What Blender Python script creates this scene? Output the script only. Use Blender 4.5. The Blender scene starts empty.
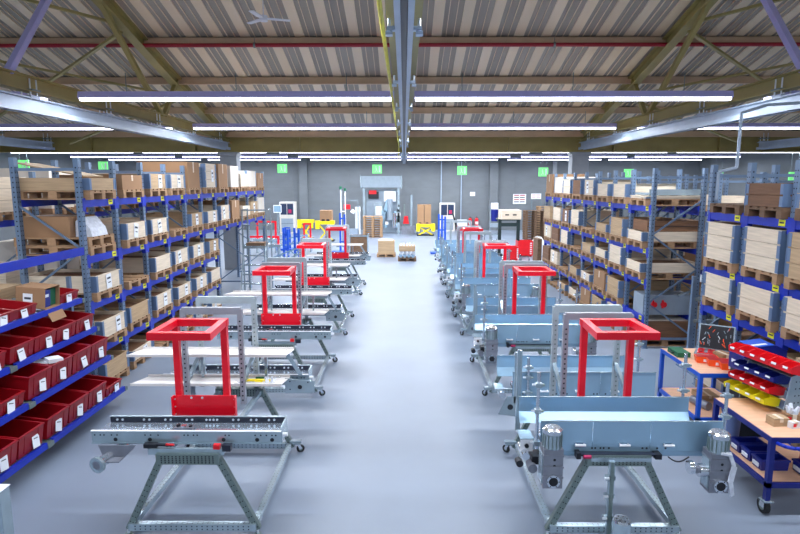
import bpy, math, random
from mathutils import Vector, Matrix
random.seed(7)
S = bpy.context.scene
COL = S.collection
F = 565.0; PITCH = math.radians(8.5); H = 3.4
CP, SP = math.cos(PITCH), math.sin(PITCH)

def at(px, py, D):
    """world X, Z seen at a photo pixel when it stands D metres down the hall"""
    v = py-267.0; down = v*CP+F*SP; fwd = F*CP-v*SP
    return (px-404.0)/fwd*D, H-down/fwd*D

# ------------------------------------------------------------------ materials
MATS = {}
def mat(name, col, rough=.5, metal=0., var=.12, scale=6., stretch=(1,1,1), bump=0., emit=None, spec=.5, detail=4., col2=None):
    m = bpy.data.materials.new(name); m.use_nodes = True
    nt = m.node_tree; b = nt.nodes['Principled BSDF']
    def lin(c): return tuple(((x/255.)/12.92 if x/255. <= .04045 else ((x/255.+.055)/1.055)**2.4) for x in c)
    c = lin(col)
    b.inputs['Roughness'].default_value = rough; b.inputs['Metallic'].default_value = metal
    b.inputs['Specular IOR Level'].default_value = spec
    tc = nt.nodes.new('ShaderNodeTexCoord'); mp = nt.nodes.new('ShaderNodeMapping')
    mp.inputs['Scale'].default_value = stretch
    nt.links.new(tc.outputs['Object'], mp.inputs['Vector'])
    n = nt.nodes.new('ShaderNodeTexNoise'); n.inputs['Scale'].default_value = scale; n.inputs['Detail'].default_value = detail
    nt.links.new(mp.outputs['Vector'], n.inputs['Vector'])
    r = nt.nodes.new('ShaderNodeValToRGB')
    lo = tuple(x*(1-var) for x in c)+(1,) if col2 is None else lin(col2)+(1,)
    hi = tuple(min(1, x*(1+var)) for x in c)+(1,)
    r.color_ramp.elements[0].position = .3; r.color_ramp.elements[1].position = .7
    r.color_ramp.elements[0].color = lo; r.color_ramp.elements[1].color = hi
    nt.links.new(n.outputs['Fac'], r.inputs['Fac']); nt.links.new(r.outputs['Color'], b.inputs['Base Color'])
    if bump:
        bp = nt.nodes.new('ShaderNodeBump'); bp.inputs['Strength'].default_value = bump; bp.inputs['Distance'].default_value = .01
        nt.links.new(n.outputs['Fac'], bp.inputs['Height']); nt.links.new(bp.outputs['Normal'], b.inputs['Normal'])
    if emit:
        b.inputs['Emission Color'].default_value = lin(emit[0])+(1,); b.inputs['Emission Strength'].default_value = emit[1]
    MATS[name] = m; return m

mat('floor', (126,138,156), .36, 0, .07, .8, bump=.02, detail=8)
mat('concrete', (112,118,124), .8, 0, .08, .9, stretch=(1,1,2.4), bump=.1, detail=8)
mat('joint', (112,117,121), .9)
mat('column', (140,146,154), .7, 0, .05)
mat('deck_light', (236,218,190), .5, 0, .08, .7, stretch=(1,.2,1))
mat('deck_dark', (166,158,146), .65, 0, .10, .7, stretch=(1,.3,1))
mat('olive', (158,144,86), .5, 0, .10, 2.)
mat('purlin', (206,178,146), .5, 0, .08, 2.)
mat('pipe_red', (160,24,44), .4, 0, .06)
mat('crane_grey', (168,184,204), .4, .2, .06, 3.)
mat('casing', (190,186,240), .4, 0, .03)
mat('tube_light', (255,255,255), .5, 0, 0, emit=((232,236,255), 7.))
mat('cable_yellow', (214,200,40), .5)
mat('upright', (112,134,162), .35, .4, .10, 4.)
mat('hole', (30,34,42), .9, 0, 0)
mat('beam_blue', (6,44,176), .4, 0, .08, 3.)
mat('label_yellow', (226,226,30), .6, 0, .02)
mat('paper', (232,236,244), .8, 0, .03)
mat('ink', (60,64,76), .8, 0, 0)
mat('pine', (222,206,184), .7, 0, .12, 5., stretch=(.5,.5,7), bump=.15)
mat('pine_tan', (184,156,122), .7, 0, .14, 5., stretch=(.5,.5,7), bump=.15)
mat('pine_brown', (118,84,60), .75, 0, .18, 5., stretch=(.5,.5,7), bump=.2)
mat('pallet_wood', (164,130,98), .8, 0, .2, 6., stretch=(1,1,3), bump=.2)
mat('pallet_old', (112,86,66), .85, 0, .22, 6., stretch=(1,1,3), bump=.2)
mat('carton', (156,120,88), .8, 0, .06, 3.)
mat('carton_white', (222,214,204), .8, 0, .05, 3.)
mat('hinge', (110,134,168), .4, .4, .05)
mat('bin_red', (140,6,20), .38, 0, .06, 4.)
mat('bin_bright', (226,22,34), .35, 0, .05)
mat('bin_blue', (20,36,130), .35, 0, .05)
mat('bin_yellow', (234,222,24), .35, 0, .05)
mat('orange', (240,84,30), .4, 0, .05)
mat('red_paint', (240,10,40), .32, 0, .06, 3.)
mat('red_dark', (176,12,30), .4, 0, .05)
mat('zinc', (176,194,204), .25, .6, .10, 5.)
mat('zinc_dark', (122,138,136), .35, .45, .10, 9.)
mat('zinc_bed', (186,200,216), .16, .75, .06, 5.)
mat('steel_blue', (164,198,222), .24, .5, .07, 2.)
mat('portal_a', (158,160,170), .4, .35, .08, 5.)
mat('portal_b', (176,188,194), .38, .35, .08, 5.)
mat('tray', (226,222,220), .45, .1, .05, 3.)
mat('rail_black', (28,32,50), .4, 0, .05)
mat('bolt', (226,232,240), .3, .5, 0)
mat('chrome', (214,220,228), .16, .9, .04)
mat('cast', (136,140,152), .4, .4, .14, 8., bump=.1)
mat('rubber', (30,30,34), .7, 0, .1)
mat('plastic_grey', (108,126,174), .5, 0, .05)
mat('beech', (226,180,148), .5, 0, .08, 4., stretch=(1,6,1))
mat('frame_blue', (10,26,120), .4, 0, .06)
mat('frame_blue_bright', (20,84,200), .4, 0, .06)
mat('black', (22,24,34), .5, 0, .1)
mat('green', (10,96,66), .5, 0, .1)
mat('white', (232,234,240), .5, 0, .03)
mat('film', (214,220,232), .2, 0, .15, 12., bump=.3)
mat('exit_green', (120,226,130), .5, 0, .02, emit=((120,232,130), .7))
mat('machine_grey', (152,166,180), .4, .2, .06)
mat('machine_yellow', (250,226,20), .4, 0, .04)
mat('dark_green', (24,44,46), .5, 0, .1)
mat('magenta', (178,30,86), .5, 0, .05)
mat('glass_dark', (50,62,88), .15, 0, .1)

# ------------------------------------------------------------------ mesh builder
class MB:
    def __init__(s): s.v=[]; s.f=[]; s.m=[]; s.sm=[]; s.slots=[]
    def _mi(s, n):
        if n not in s.slots: s.slots.append(n)
        return s.slots.index(n)
    def add(s, vs, fs, mt, smooth=False):
        o=len(s.v); s.v += [tuple(x) for x in vs]; i=s._mi(mt)
        for f in fs: s.f.append(tuple(o+k for k in f)); s.m.append(i); s.sm.append(smooth)
    def bb(s,x0,x1,y0,y1,z0,z1,mt):
        v=[(x,y,z) for z in (z0,z1) for y in (y0,y1) for x in (x0,x1)]
        s.add(v,[(0,2,3,1),(4,5,7,6),(0,1,5,4),(2,6,7,3),(0,4,6,2),(1,3,7,5)],mt); return s
    def bar(s,p,q,w,h,mt,up=(0,0,1)):
        p=Vector(p);q=Vector(q);d=(q-p).normalized();u=Vector(up)
        if abs(d.dot(u))>.98: u=Vector((0,1,0))
        a=d.cross(u).normalized()*w/2; b=a.cross(d).normalized()*h/2
        v=[e+sa*a+sb*b for e in (p,q) for (sa,sb) in ((-1,-1),(1,-1),(1,1),(-1,1))]
        s.add(v,[(0,1,2,3),(7,6,5,4),(0,4,5,1),(1,5,6,2),(2,6,7,3),(3,7,4,0)],mt); return s
    def tube(s,p,q,r,mt,n=12,r2=None,caps=True):
        p=Vector(p);q=Vector(q);r2=r if r2 is None else r2
        d=(q-p).normalized();u=Vector((0,0,1)) if abs(d.z)<.9 else Vector((0,1,0))
        a=d.cross(u).normalized();b=d.cross(a).normalized()
        vs=[]
        for (c,rr) in ((p,r),(q,r2)):
            for k in range(n):
                t=2*math.pi*k/n; vs.append(c+a*math.cos(t)*rr+b*math.sin(t)*rr)
        s.add(vs,[(k,(k+1)%n,n+(k+1)%n,n+k) for k in range(n)],mt,True)
        if caps:
            s.add(vs[:n],[tuple(range(n-1,-1,-1))],mt); s.add(vs[n:],[tuple(range(n))],mt)
        return s
    def path(s,pts,r,mt,n=8):
        for a,b in zip(pts,pts[1:]): s.tube(a,b,r,mt,n)
        return s
    def ring(s,c,axis,ro,ri,t,mt,n=20):
        """flat washer/flange"""
        c=Vector(c);d=Vector(axis).normalized();u=Vector((0,0,1)) if abs(d.z)<.9 else Vector((0,1,0))
        a=d.cross(u).normalized();b=d.cross(a).normalized();vs=[]
        for off,rr in ((-t/2,ri),(-t/2,ro),(t/2,ro),(t/2,ri)):
            for k in range(n):
                th=2*math.pi*k/n; vs.append(c+d*off+a*math.cos(th)*rr+b*math.sin(th)*rr)
        fs=[]
        for j in range(4):
            for k in range(n): fs.append((j*n+k,j*n+(k+1)%n,((j+1)%4)*n+(k+1)%n,((j+1)%4)*n+k))
        s.add(vs,fs,mt,False); return s
    def prism(s,pts,axis,a0,a1,mt):
        """pts: closed outline in the two other axes; extruded along axis"""
        n=len(pts)
        def P(p,a):
            if axis=='x': return (a,p[0],p[1])
            if axis=='y': return (p[0],a,p[1])
            return (p[0],p[1],a)
        v=[P(p,a0) for p in pts]+[P(p,a1) for p in pts]
        s.add(v,[tuple(range(n)),tuple(range(2*n-1,n-1,-1))]+[(k,n+k,n+(k+1)%n,(k+1)%n) for k in range(n)],mt); return s
    def dots(s,cs,nrm,r,mt='hole',n=6):
        nr=Vector(nrm).normalized();u=Vector((0,0,1)) if abs(nr.z)<.9 else Vector((0,1,0))
        a=nr.cross(u).normalized();b=nr.cross(a).normalized()
        for c in cs:
            c=Vector(c)+nr*.0012
            s.add([c+a*math.cos(6.283*k/n)*r+b*math.sin(6.283*k/n)*r for k in range(n)],[tuple(range(n))],mt)
        return s
    def mesh(s,name):
        me=bpy.data.meshes.new(name); me.from_pydata(s.v,[],s.f)
        for n in s.slots: me.materials.append(MATS[n])
        me.polygons.foreach_set('material_index',s.m); me.polygons.foreach_set('use_smooth',s.sm)
        import bmesh
        bm=bmesh.new(); bm.from_mesh(me)
        bmesh.ops.recalc_face_normals(bm,faces=[f for f in bm.faces]); bm.to_mesh(me); bm.free()
        me.update(); return me

def ob(name, mb, parent=None, loc=(0,0,0), rz=0., rot=None):
    me = mb.mesh(name) if isinstance(mb, MB) else mb
    o = bpy.data.objects.new(name, me); COL.objects.link(o)
    o.location = loc; o.rotation_euler = rot if rot else (0,0,rz)
    if parent: o.parent = parent
    return o
def empty(name, loc=(0,0,0), rz=0.):
    o = bpy.data.objects.new(name, None); COL.objects.link(o); o.empty_display_size=.2
    o.location=loc; o.rotation_euler=(0,0,rz); return o
def tag(o, label, cat, group=None):
    o['label']=label; o['category']=cat
    if group: o['group']=group
    return o
def struct(name, mb, parent=None, **k):
    o=ob(name,mb,parent,**k); o['kind']='structure'; return o
def copy_tree(o,parent=None):
    c=o.copy(); COL.objects.link(c)
    if parent: c.parent=parent
    for ch in list(o.children): copy_tree(ch,c)
    return c
ORD=['first','second','third','fourth','fifth','sixth','seventh','eighth','ninth','tenth','eleventh','twelfth','thirteenth']

# ------------------------------------------------------------------ setting
m=MB(); m.bb(-21,21,-6,41,-.1,0,'floor'); struct('floor',m)
m=MB(); m.bb(-21,21,41,41.3,0,6.5,'concrete')
for z in (1.9,3.05,4.6): m.bb(-21,21,40.985,41.0,z-.012,z+.012,'joint')
for x in range(-20,21,4): m.bb(x-.01,x+.01,40.985,41.0,0,6.5,'joint')
struct('wall_back',m)
for sx,nm in ((-1,'wall_left'),(1,'wall_right')):
    m=MB(); m.bb(min(sx*21,sx*21.3),max(sx*21,sx*21.3),-6,41.3,0,13,'concrete'); struct(nm,m)

K=.277; H0=7.9
def roofz(D): return H+H0-K*D
def deck(D0,z0,D1,z1,name):
    m=MB(); per=.70; x=-21.
    prof=[]   # (x0,x1,level,mat)
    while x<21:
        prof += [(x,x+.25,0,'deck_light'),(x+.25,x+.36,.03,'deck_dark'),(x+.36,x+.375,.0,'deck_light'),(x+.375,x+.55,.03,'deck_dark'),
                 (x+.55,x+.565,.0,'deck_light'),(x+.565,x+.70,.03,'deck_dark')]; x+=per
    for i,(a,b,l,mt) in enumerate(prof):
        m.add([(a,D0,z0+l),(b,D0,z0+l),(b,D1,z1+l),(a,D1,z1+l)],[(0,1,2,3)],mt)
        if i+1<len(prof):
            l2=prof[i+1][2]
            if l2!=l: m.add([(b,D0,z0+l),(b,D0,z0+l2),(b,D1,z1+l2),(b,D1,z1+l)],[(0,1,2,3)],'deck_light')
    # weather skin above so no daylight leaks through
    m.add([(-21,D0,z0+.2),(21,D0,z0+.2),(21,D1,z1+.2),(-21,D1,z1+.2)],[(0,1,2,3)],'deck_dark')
    struct(name,m)
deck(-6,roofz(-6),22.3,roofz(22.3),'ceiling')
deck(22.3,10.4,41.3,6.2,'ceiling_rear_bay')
tn=[0]
def trim(m):
    tn[0]+=1; return struct('trim_%d'%tn[0],m)
# purlins
for i in range(9):
    D=21.65-2.15*i; z=roofz(D)
    m=MB(); m.bb(-21,21,D-.035,D+.035,z-.2,z,'purlin'); m.bb(-21,21,D-.10,D+.035,z-.215,z-.2,'purlin'); m.bb(-21,21,D-.035,D+.1,z-.012,z,'purlin')
    trim(m)
def ibeam(m,p,q,w,h,mt,t=.02):
    p=Vector(p);q=Vector(q);d=(q-p).normalized();up=(Vector((0,0,1))-d*d.z).normalized()
    m.bar(p,q,t,h,mt); m.bar(p+up*(h/2-t/2),q+up*(h/2-t/2),w,t,mt); m.bar(p-up*(h/2-t/2),q-up*(h/2-t/2),w,t,mt)
# sloping rafters with truss webs on the column lines
for X in (-20.1,-6.7,6.7,20.1):
    m=MB(); ibeam(m,(X,-6,roofz(-6)-.22),(X,22,roofz(22)-.22),.24,.30,'olive',.025); trim(m)
for X in (-6.7,6.7):
    m=MB()
    ibeam(m,(X,-4,H+1.73),(X,21.9,H+1.73),.24,.27,'olive',.02)
    for a,b,mt in (((12.0,4.40),(9.9,1.86),'casing'),((12.9,4.1),(16.0,1.86),'olive'),((17.2,2.95),(16.2,1.86),'olive'),  # first web is lilac: purple light on it put into its colour
                ):
        m.bar((X,a[0],H+a[1]),(X,b[0],H+b[1]),.11,.11,mt)
    m.bb(X-.1,X+.1,9.4,9.5,H+1.6,H+1.86,'olive')
    trim(m)
# wind bracing in the side bays
for s in (-1,1):
    m=MB()
    for (xa,Da),(xb,Db) in (((6.7,14.0),(14,19.5)),((14,13.5),(6.7,17.5)),((6.7,17.6),(12.5,21.5)),((13.4,9.5),(6.7,13.6)),((6.7,9.4),(14,14.5))):
        m.bar((s*xa,Da,roofz(Da)-.5),(s*xb,Db,roofz(Db)-.5),.09,.06,'olive')
    trim(m)
# eaves beam between the two roof bays
m=MB(); Db=22.15
m.bb(-21,21,Db-.012,Db+.012,H+1.17,H+1.87,'olive'); m.bb(-21,21,Db-.16,Db+.16,H+1.15,H+1.18,'olive'); m.bb(-21,21,Db-.16,Db+.16,H+1.85,H+1.88,'olive')
for X in range(-20,21,4): m.bb(X-.01,X+.01,Db-.15,Db,H+1.18,H+1.85,'olive')
trim(m)
m=MB(); m.tube((-21,21.7,H+1.80),(21,21.7,H+1.80),.045,'pipe_red'); trim(m)
# columns
for X in (-20.4,-6.75,6.75,20.4):
    m=MB(); m.bb(X-.32,X+.32,22.0,22.5,0,H+1.15,'column'); m.bb(X-.36,X+.36,21.9,22.5,H+1.0,H+1.15,'column'); trim(m)
for X in (-7.2,6.4):
    m=MB(); m.bb(X-.3,X+.3,40.7,41.0,0,6.2,'concrete'); trim(m)
m=MB(); m.bb(10.55,10.85,40.7,40.99,0,6.2,'column'); trim(m)
# mullions of the high window strip above the eaves beam
m=MB()
for i in range(22): m.bb(-21+2*i-.04,-21+2*i+.04,22.28,22.36,5.45,10.3,'crane_grey')
m.bb(-21,21,22.28,22.36,7.8,7.88,'crane_grey')
struct('window_1',m)

# red sprinkler pipe beneath a purlin
m=MB(); Dp=15.0; zp=roofz(15.2)-.24
m.tube((-21,Dp,zp),(21,Dp,zp),.05,'pipe_red')
for i in range(11): X=-19+3.8*i; m.tube((X,Dp,zp),(X,Dp,zp+.17),.01,'zinc_dark',6); m.ring((X,Dp,zp),(1,0,0),.07,.045,.05,'zinc_dark',12)
tag(ob('sprinkler_pipe',m),'long red sprinkler pipe running across hall below the corrugated roof','pipe')

# ------------------------------------------------------------------ crane rails and lights
def crane(X,D0,D1,hb,ht,w,label,mid=False,grp=None):
    r=empty('crane_rail',(X,D0,H+hb)); L=D1-D0; t=ht-hb
    m=MB(); m.bb(-w/2,w/2,0,L,0.02,.03,'rail_black' if mid else 'crane_grey'); m.bb(-.02,.02,0,L,.03,t-.02,'crane_grey'); m.bb(-w/2,w/2,0,L,t-.025,t,'crane_grey')
    m.bb(-w/2-.01,-w/2+.03,0,L,-.035,.06,'crane_grey'); m.bb(w/2-.03,w/2+.01,0,L,-.035,.06,'crane_grey')
    ob('rail_profile',m,r)
    m0=MB()
    if mid:
        m0.bb(-.15,.15,-.04,.04,t-.01,t+.02,'crane_grey'); m0.tube((-.13,0,t-.04),(-.13,0,t+.14),.014,'bolt'); m0.tube((.13,0,t-.04),(.13,0,t+.14),.014,'bolt')
        m0.bb(-.16,-.10,-.04,.04,t-.05,t-.02,'crane_grey'); m0.bb(.10,.16,-.04,.04,t-.05,t-.02,'crane_grey')
    else:
        for dx in (-.08,.08):
            for dy in (-.09,.09): m0.tube((dx,dy,t-.03),(dx,dy,t+.32),.014,'bolt',8)
        m0.bb(-.11,.11,-.13,.13,t-.01,t+.03,'crane_grey'); m0.bb(-.14,.14,-.12,.12,t+.11,t+.14,'zinc_dark')
    me=m0.mesh('hanger'); y=(.3 if mid else 1.2)
    while y<L: ob('hanger',me,r,(0,y,0)); y+=2.6
    tag(r,label,'crane rail',grp); return r
crane(-6.7,4,21.85,1.26,1.5,.2,'grey overhead crane rail over the rack next to red bins')
crane(6.7,4,21.85,1.26,1.5,.2,'grey overhead crane rail over the racks behind workbench carts')
crane(-13.4,10,21.85,1.26,1.5,.2,'grey crane rail in the side bay, past the rack near red bins')
crane(13.4,10,21.85,1.26,1.5,.2,'grey crane rail in the side bay, past the racks behind carts')
crane(.0,2.2,33,1.1,1.3,.11,'long light grey crane rail hanging over the central aisle',True)
m=MB(); ibeam(m,(0,1.5,H+1.5),(0,22,H+1.5),.3,.22,'olive',.02); trim(m)
m=MB(); m.path([(-.19,1.5,H+1.36),(-.185,12,H+1.3),(-.18,21,H+1.28),(-.2,21.6,H+1.2),(-.2,21.9,H+.9)],.02,'cable_yellow')
tag(ob('power_cable',m),'yellow power cable running along the central crane rail','cable')

LIGHTS=[]
def fixture(x0,x1,D,h,label,grp,power=1.0):
    L=x1-x0; r=empty('ceiling_light',(x0,D,H+h))
    m=MB(); m.prism([(-.10,.03),(-.07,.15),(.07,.15),(.10,.03)],'x',0,L,'casing'); ob('casing',m,r)
    m=MB(); m.bb(.02,L-.02,-.06,.06,-.02,.03,'tube_light'); ob('light_tube',m,r)
    for q in (.15,.5,.85): ob('hanger_wire',MB().tube((L*q,0,.12),(L*q,0,.5),.008,'zinc_dark',6),r)
    tag(r,label,'ceiling light',grp)
    ld=bpy.data.lights.new('tube_glow','AREA'); ld.shape='RECTANGLE'; ld.size=L; ld.size_y=.14; ld.energy=36*L*power; ld.color=(.89,.94,1.0)
    lo=bpy.data.objects.new('tube_glow',ld); COL.objects.link(lo); lo.location=(L/2,0,-.05); lo.parent=r
Ds=[-.7,5.3,11.3,17.3,23.6,29.0,34.2,38.6]
for i,D in enumerate(Ds):
    if D<5: near='behind the viewer'
    h=(1.85 if D<6 else 1.59 if D<23 else 1.5)
    for s,sd in ((-1,'red bin side'),(1,'workbench side')):
        if D>20:
            a,b=(-19.9,-13.7) if s<0 else (13.7,19.9)
            fixture(a,b,D,h,'outermost bay tube light, %s row down hall, %s'%(ORD[max(0,i-2)],sd),'tube lights over the outermost bays',.6)
        a,b=(-6.3,-.2) if s<0 else (.2,6.3)
        if D<10: lab='long lilac tube light hung over the near aisle, '+sd+' half'
        else: lab='long tube light, %s row down hall, %s half'%(ORD[max(0,i-2)],sd)
        fixture(a,b,D,h,lab,'tube lights over the central bay',{-.7:.6,5.3:.85,11.3:1.0,17.3:1.15,23.6:1.35,29.0:1.5,34.2:1.6,38.6:1.0}[D])
        if D>5:
            a,b=(-13.2,-6.95) if s<0 else (6.95,13.2)
            fixture(a,b,D,h,'side bay tube light, %s row down hall, %s'%(ORD[max(0,i-2)],sd),'tube lights over the side bays',.7)

# ceiling fan
X,Z=at(263,18,12.8)
r=empty('ceiling_fan',(X,12.8,Z)); zr=roofz(12.8)-Z
ob('rod',MB().tube((0,0,0),(0,0,zr),.012,'white'),r)
ob('motor_hub',MB().tube((0,0,-.06),(0,0,.05),.09,'white',14),r)
bl=MB(); bl.prism([(.07,-.05),(.2,-.075),(.56,-.06),(.58,0),(.56,.055),(.2,.06),(.07,.04)],'z',-.012,.004,'white'); bl=bl.mesh('fan_blade')
for k in range(3): ob('blade',bl,r,rz=math.radians(18+120*k))
tag(r,'small white three-blade ceiling fan hanging under the corrugated roof','ceiling fan')

# pipe drop on the workbench side
X1,Z1=at(739,126,9.2); X2,Z2=at(738,168,9.2); X3,Z3=at(717,172,9.2)
m=MB(); m.path([(6.6,9.2,H+1.26),(X1+.4,9.2,Z1+.32),(X1,9.2,Z1+.2),(X1,9.2,Z2+.06),(X2-.05,9.2,Z2),(X3,9.2,Z3),(X3,9.2,Z3-.45)],.025,'crane_grey',10)
tag(ob('air_pipe',m),'thin grey air pipe dropping from crane rail in front of racks','pipe')

# exit signs
for i,(px,py) in enumerate([(22,164),(102,165),(190,166),(282,167.5),(377,168),(462,169.5),(543,171),(628,172.5),(717,174.5),(792,176)]):
    D=33.; X,Z=at(px,py+1,D)
    if abs(X)>20.5: D=29.; X,Z=at(px,py+1,D)
    r=empty('exit_sign',(X,D,Z)); w=.27
    m=MB(); m.bb(-w,w,-.03,.03,-.25,.25,'exit_green'); ob('sign_panel',m,r)
    m=MB()
    m.dots([(-.06,-.031,.12)],(0,-1,0),.035,'white',8)
    m.bar((-.06,-.032,.08),(-.03,-.032,-.05),.06,.004,'white',(0,1,0)); m.bar((-.03,-.032,-.05),(-.11,-.032,-.16),.03,.004,'white',(0,1,0)); m.bar((-.03,-.032,-.05),(.04,-.032,-.16),.03,.004,'white',(0,1,0))
    m.bb(.1,.2,-.035,-.031,-.18,.18,'white'); ob('running_figure',m,r)
    m=MB(); zt=10.4-(D-22.3)*.221-Z
    m.tube((-w*.7,0,.25),(-w*.7,0,zt),.008,'zinc',6); m.tube((w*.7,0,.25),(w*.7,0,zt),.008,'zinc',6); ob('hanger_wire',m,r)
    tag(r,'green hanging exit sign, %s of the row counted from red bin side'%ORD[i],'exit sign','green exit signs hung before the back wall')

# ------------------------------------------------------------------ racks
def upright_mesh(s, h, depth=1.06):
    m=MB()
    for x0 in (0, s*(depth-.075)):
        a,b=sorted((x0,x0+s*.075)); m.bb(a,b,-.045,.045,0,h,'upright'); m.bb(a-.02,b+.02,-.06,.06,0,.012,'upright')
        fx = a if (x0==0 and s>0) or (x0!=0 and s>0) else b
        nrm=(-s,0,0)
        m.dots([(fx,dy,z) for dy in (-.022,.022) for z in [.1+.075*k for k in range(int((h-.15)/.075))]],nrm,.011)
        m.dots([(x0+s*.0375,-.045,z) for z in [.1+.075*k for k in range(int((h-.15)/.075))]],(0,-1,0),.012)
    za=.25; flip=0
    while za+.7<h-.1:
        xa,xb=(s*.05,s*(depth-.05)) if flip else (s*(depth-.05),s*.05)
        m.bar((xa,0,za),(xb,0,za+.7),.025,.032,'upright'); za+=.7; flip^=1
    for z in (.2,h-.18): m.bar((s*.05,0,z),(s*(depth-.05),0,z),.03,.045,'upright')
    return m.mesh('upright_frame')
def rack(X,s,D0,n,pitch,levels,h,label,grp=None,skip=lambda b,l:False,tags=True,rear=True,short=None):
    r=empty('pallet_rack',(X,D0,0))
    um=upright_mesh(s,h); us=None
    for k in range(n+1):
        if short and k in short:
            us=us or upright_mesh(s,h-2.05); ob('upright_frame',us,r,(0,k*pitch,2.05))
        else: ob('upright_frame',um,r,(0,k*pitch,0))
    def bm(x0,flag):
        m=MB(); a,b=sorted((x0,x0+s*.045)); m.bb(a,b,.045,pitch-.045,-.115,0,'beam_blue')
        if flag:
            f=x0-s*.006; a2,b2=sorted((f,x0+s*.07))
            m.bb(a2,b2,.0452,.075,-.19,.03,'beam_blue'); m.bb(a2,b2,pitch-.075,pitch-.0452,-.19,.03,'beam_blue')
            a3,b3=sorted((f,f+s*.004)); m.bb(a3,b3,-.0,.06,-.17,.02,'beam_blue'); m.bb(a3,b3,pitch-.06,pitch,-.17,.02,'beam_blue')
        return m.mesh('beam')
    fb=bm(0,True); rb=bm(s*1.0,False)
    lm=MB(); a,b=sorted((-s*.004,-s*.002)); y0=.12 if s>0 else pitch-.27; lm.bb(a,b,y0,y0+.13,-.095,-.01,'label_yellow'); lm.bb(*sorted((-s*.005,-s*.004)),y0+.02,y0+.11,-.06,-.04,'ink'); lm=lm.mesh('location_label')
    for k in range(n):
        for li,z in enumerate(levels):
            if skip(k,li): continue
            o=ob('front_beam',fb,r,(0,k*pitch,z))
            if tags: ob('location_label',lm,o)
            if rear: ob('rear_beam',rb,r,(0,k*pitch,z))
    tag(r,label,'rack',grp); return r

PAL={}
def pallet_mesh(wood='pallet_wood'):
    if wood in PAL: return PAL[wood]
    m=MB()
    for y in (-.35,0,.35):      # three runners with blocks
        for x in (0.07,.6,1.13): m.bb(x-.07,x+.07,y-.05,y+.05,.022,.1,wood)
        m.bb(0,1.2,y-.05,y+.05,0,.022,wood)
    for x in (.07,.6,1.13): m.bb(x-.07,x+.07,-.4,.4,.1,.122,wood)
    for y in (-.34,-.17,0,.17,.34): m.bb(0,1.2,y-.06,y+.06,.122,.144,wood)
    PAL[wood]=m.mesh('pallet'); return PAL[wood]
CR={}
def crate_meshes(h,wood,lid=False):
    k=(h,wood,lid)
    if k in CR: return CR[k]
    m=MB(); n=max(1,round(h/.2)); bh=h/n; t=.022
    for i in range(n):
        z0=i*bh+.003; z1=(i+1)*bh-.003
        m.bb(0,t,-.4,.4,z0,z1,wood); m.bb(1.2-t,1.2,-.4,.4,z0,z1,wood)
        m.bb(t,1.2-t,-.4,-.4+t,z0,z1,wood); m.bb(t,1.2-t,.4-t,.4,z0,z1,wood)
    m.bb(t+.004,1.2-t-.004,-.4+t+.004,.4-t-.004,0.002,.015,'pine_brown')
    if lid: m.bb(-.005,1.205,-.405,.405,h+.001,h+.018,wood)
    if h>.1: m.bb(t+.01,1.2-t-.01,-.36,.36,.016,h*.8,'pine_brown')  # dark filler block added so the open crate looks shaded inside
    hgs=[]
    for sy in (-1,1):
        hg=MB(); hgs.append(hg)
        hg.bb(-.003,.09,*sorted((sy*.4,sy*.4025)),.008,h-.008,'hinge')
        for i in range(n):
            z0=i*bh+.012; z1=(i+1)*bh-.012
            a,b=sorted((sy*.4,sy*.404)); hg.bb(-.004,.11,a,b,z0,z1,'hinge')
            a,b=sorted((sy*.34,sy*.404)); hg.bb(-.005,0,a,b,z0,z1,'hinge')
            hg.tube((-.006,sy*.404,z0),(-.006,sy*.404,z1),.009,'hinge',6)
    CR[k]=(m.mesh('crate'),[q.mesh('corner_hinge') for q in hgs]); return CR[k]
note=MB(); note.bb(-.004,-.001,-.08,.08,-.11,.11,'paper'); note.bb(-.005,-.004,-.055,.055,.03,.06,'ink'); note.bb(-.005,-.004,-.055,.03,-.03,-.015,'ink'); note=note.mesh('delivery_note')
BX={}
def box_mesh(h,mt):
    if (h,mt) in BX: return BX[(h,mt)]
    m=MB(); m.bb(0,1.16,-.38,.38,0,h,mt); m.bb(-.001,.0,-.03,.03,h*.6,h,'pine'); m.bb(.1,1.06,-.025,.025,h,h+.0015,'pine')
    BX[(h,mt)]=m.mesh('carton'); return BX[(h,mt)]
WN={'pine':'pale pine','pine_tan':'tan','pine_brown':'dark brown','carton':'brown','carton_white':'white'}
def cell(X,s,y,z,kind,h,mt,where,grp,notef=False,far=False,lid=False,old=False):
    """a pallet and what stands on it, front face toward the aisle at x = X"""
    rz=0 if s>0 else math.pi
    x=X+s*(-.06+random.uniform(-.03,.02))
    jit=random.uniform(-.02,.02)
    p=ob('pallet',pallet_mesh('pallet_old' if old else 'pallet_wood'),None,(x,y+jit,z),rz)
    tag(p,'wooden pallet, '+where,'pallet','pallets in the '+grp)
    if kind is None: return
    if kind=='crate':
        cm,hm=crate_meshes(h,mt,lid); c=ob('wooden_crate',cm,None,(x+s*.004,y+jit,z+.1445),rz)
        if not far:
            for q in hm: ob('corner_hinge',q,c)
        cat='crate'; nm='%s crate'%WN[mt]
    else:
        c=ob('carton',box_mesh(h,mt),None,(x+s*.02,y+jit,z+.1445),rz); cat='box'; nm='%s carton'%WN[mt]
    if notef:
        nn=ob('delivery_note',note,c,(-.007,random.uniform(-.12,.14),h*.5),0); nn.rotation_euler=(random.uniform(-.2,.2),0,0); nm+=' with note'
        nn.scale=(1,1,min(1.4,h*.85/.22))
    tag(c,nm+', '+where,cat,'crates and boxes in the '+grp)

LEVN=['top shelf','second shelf down','third shelf down','fourth shelf down','floor']
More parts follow.
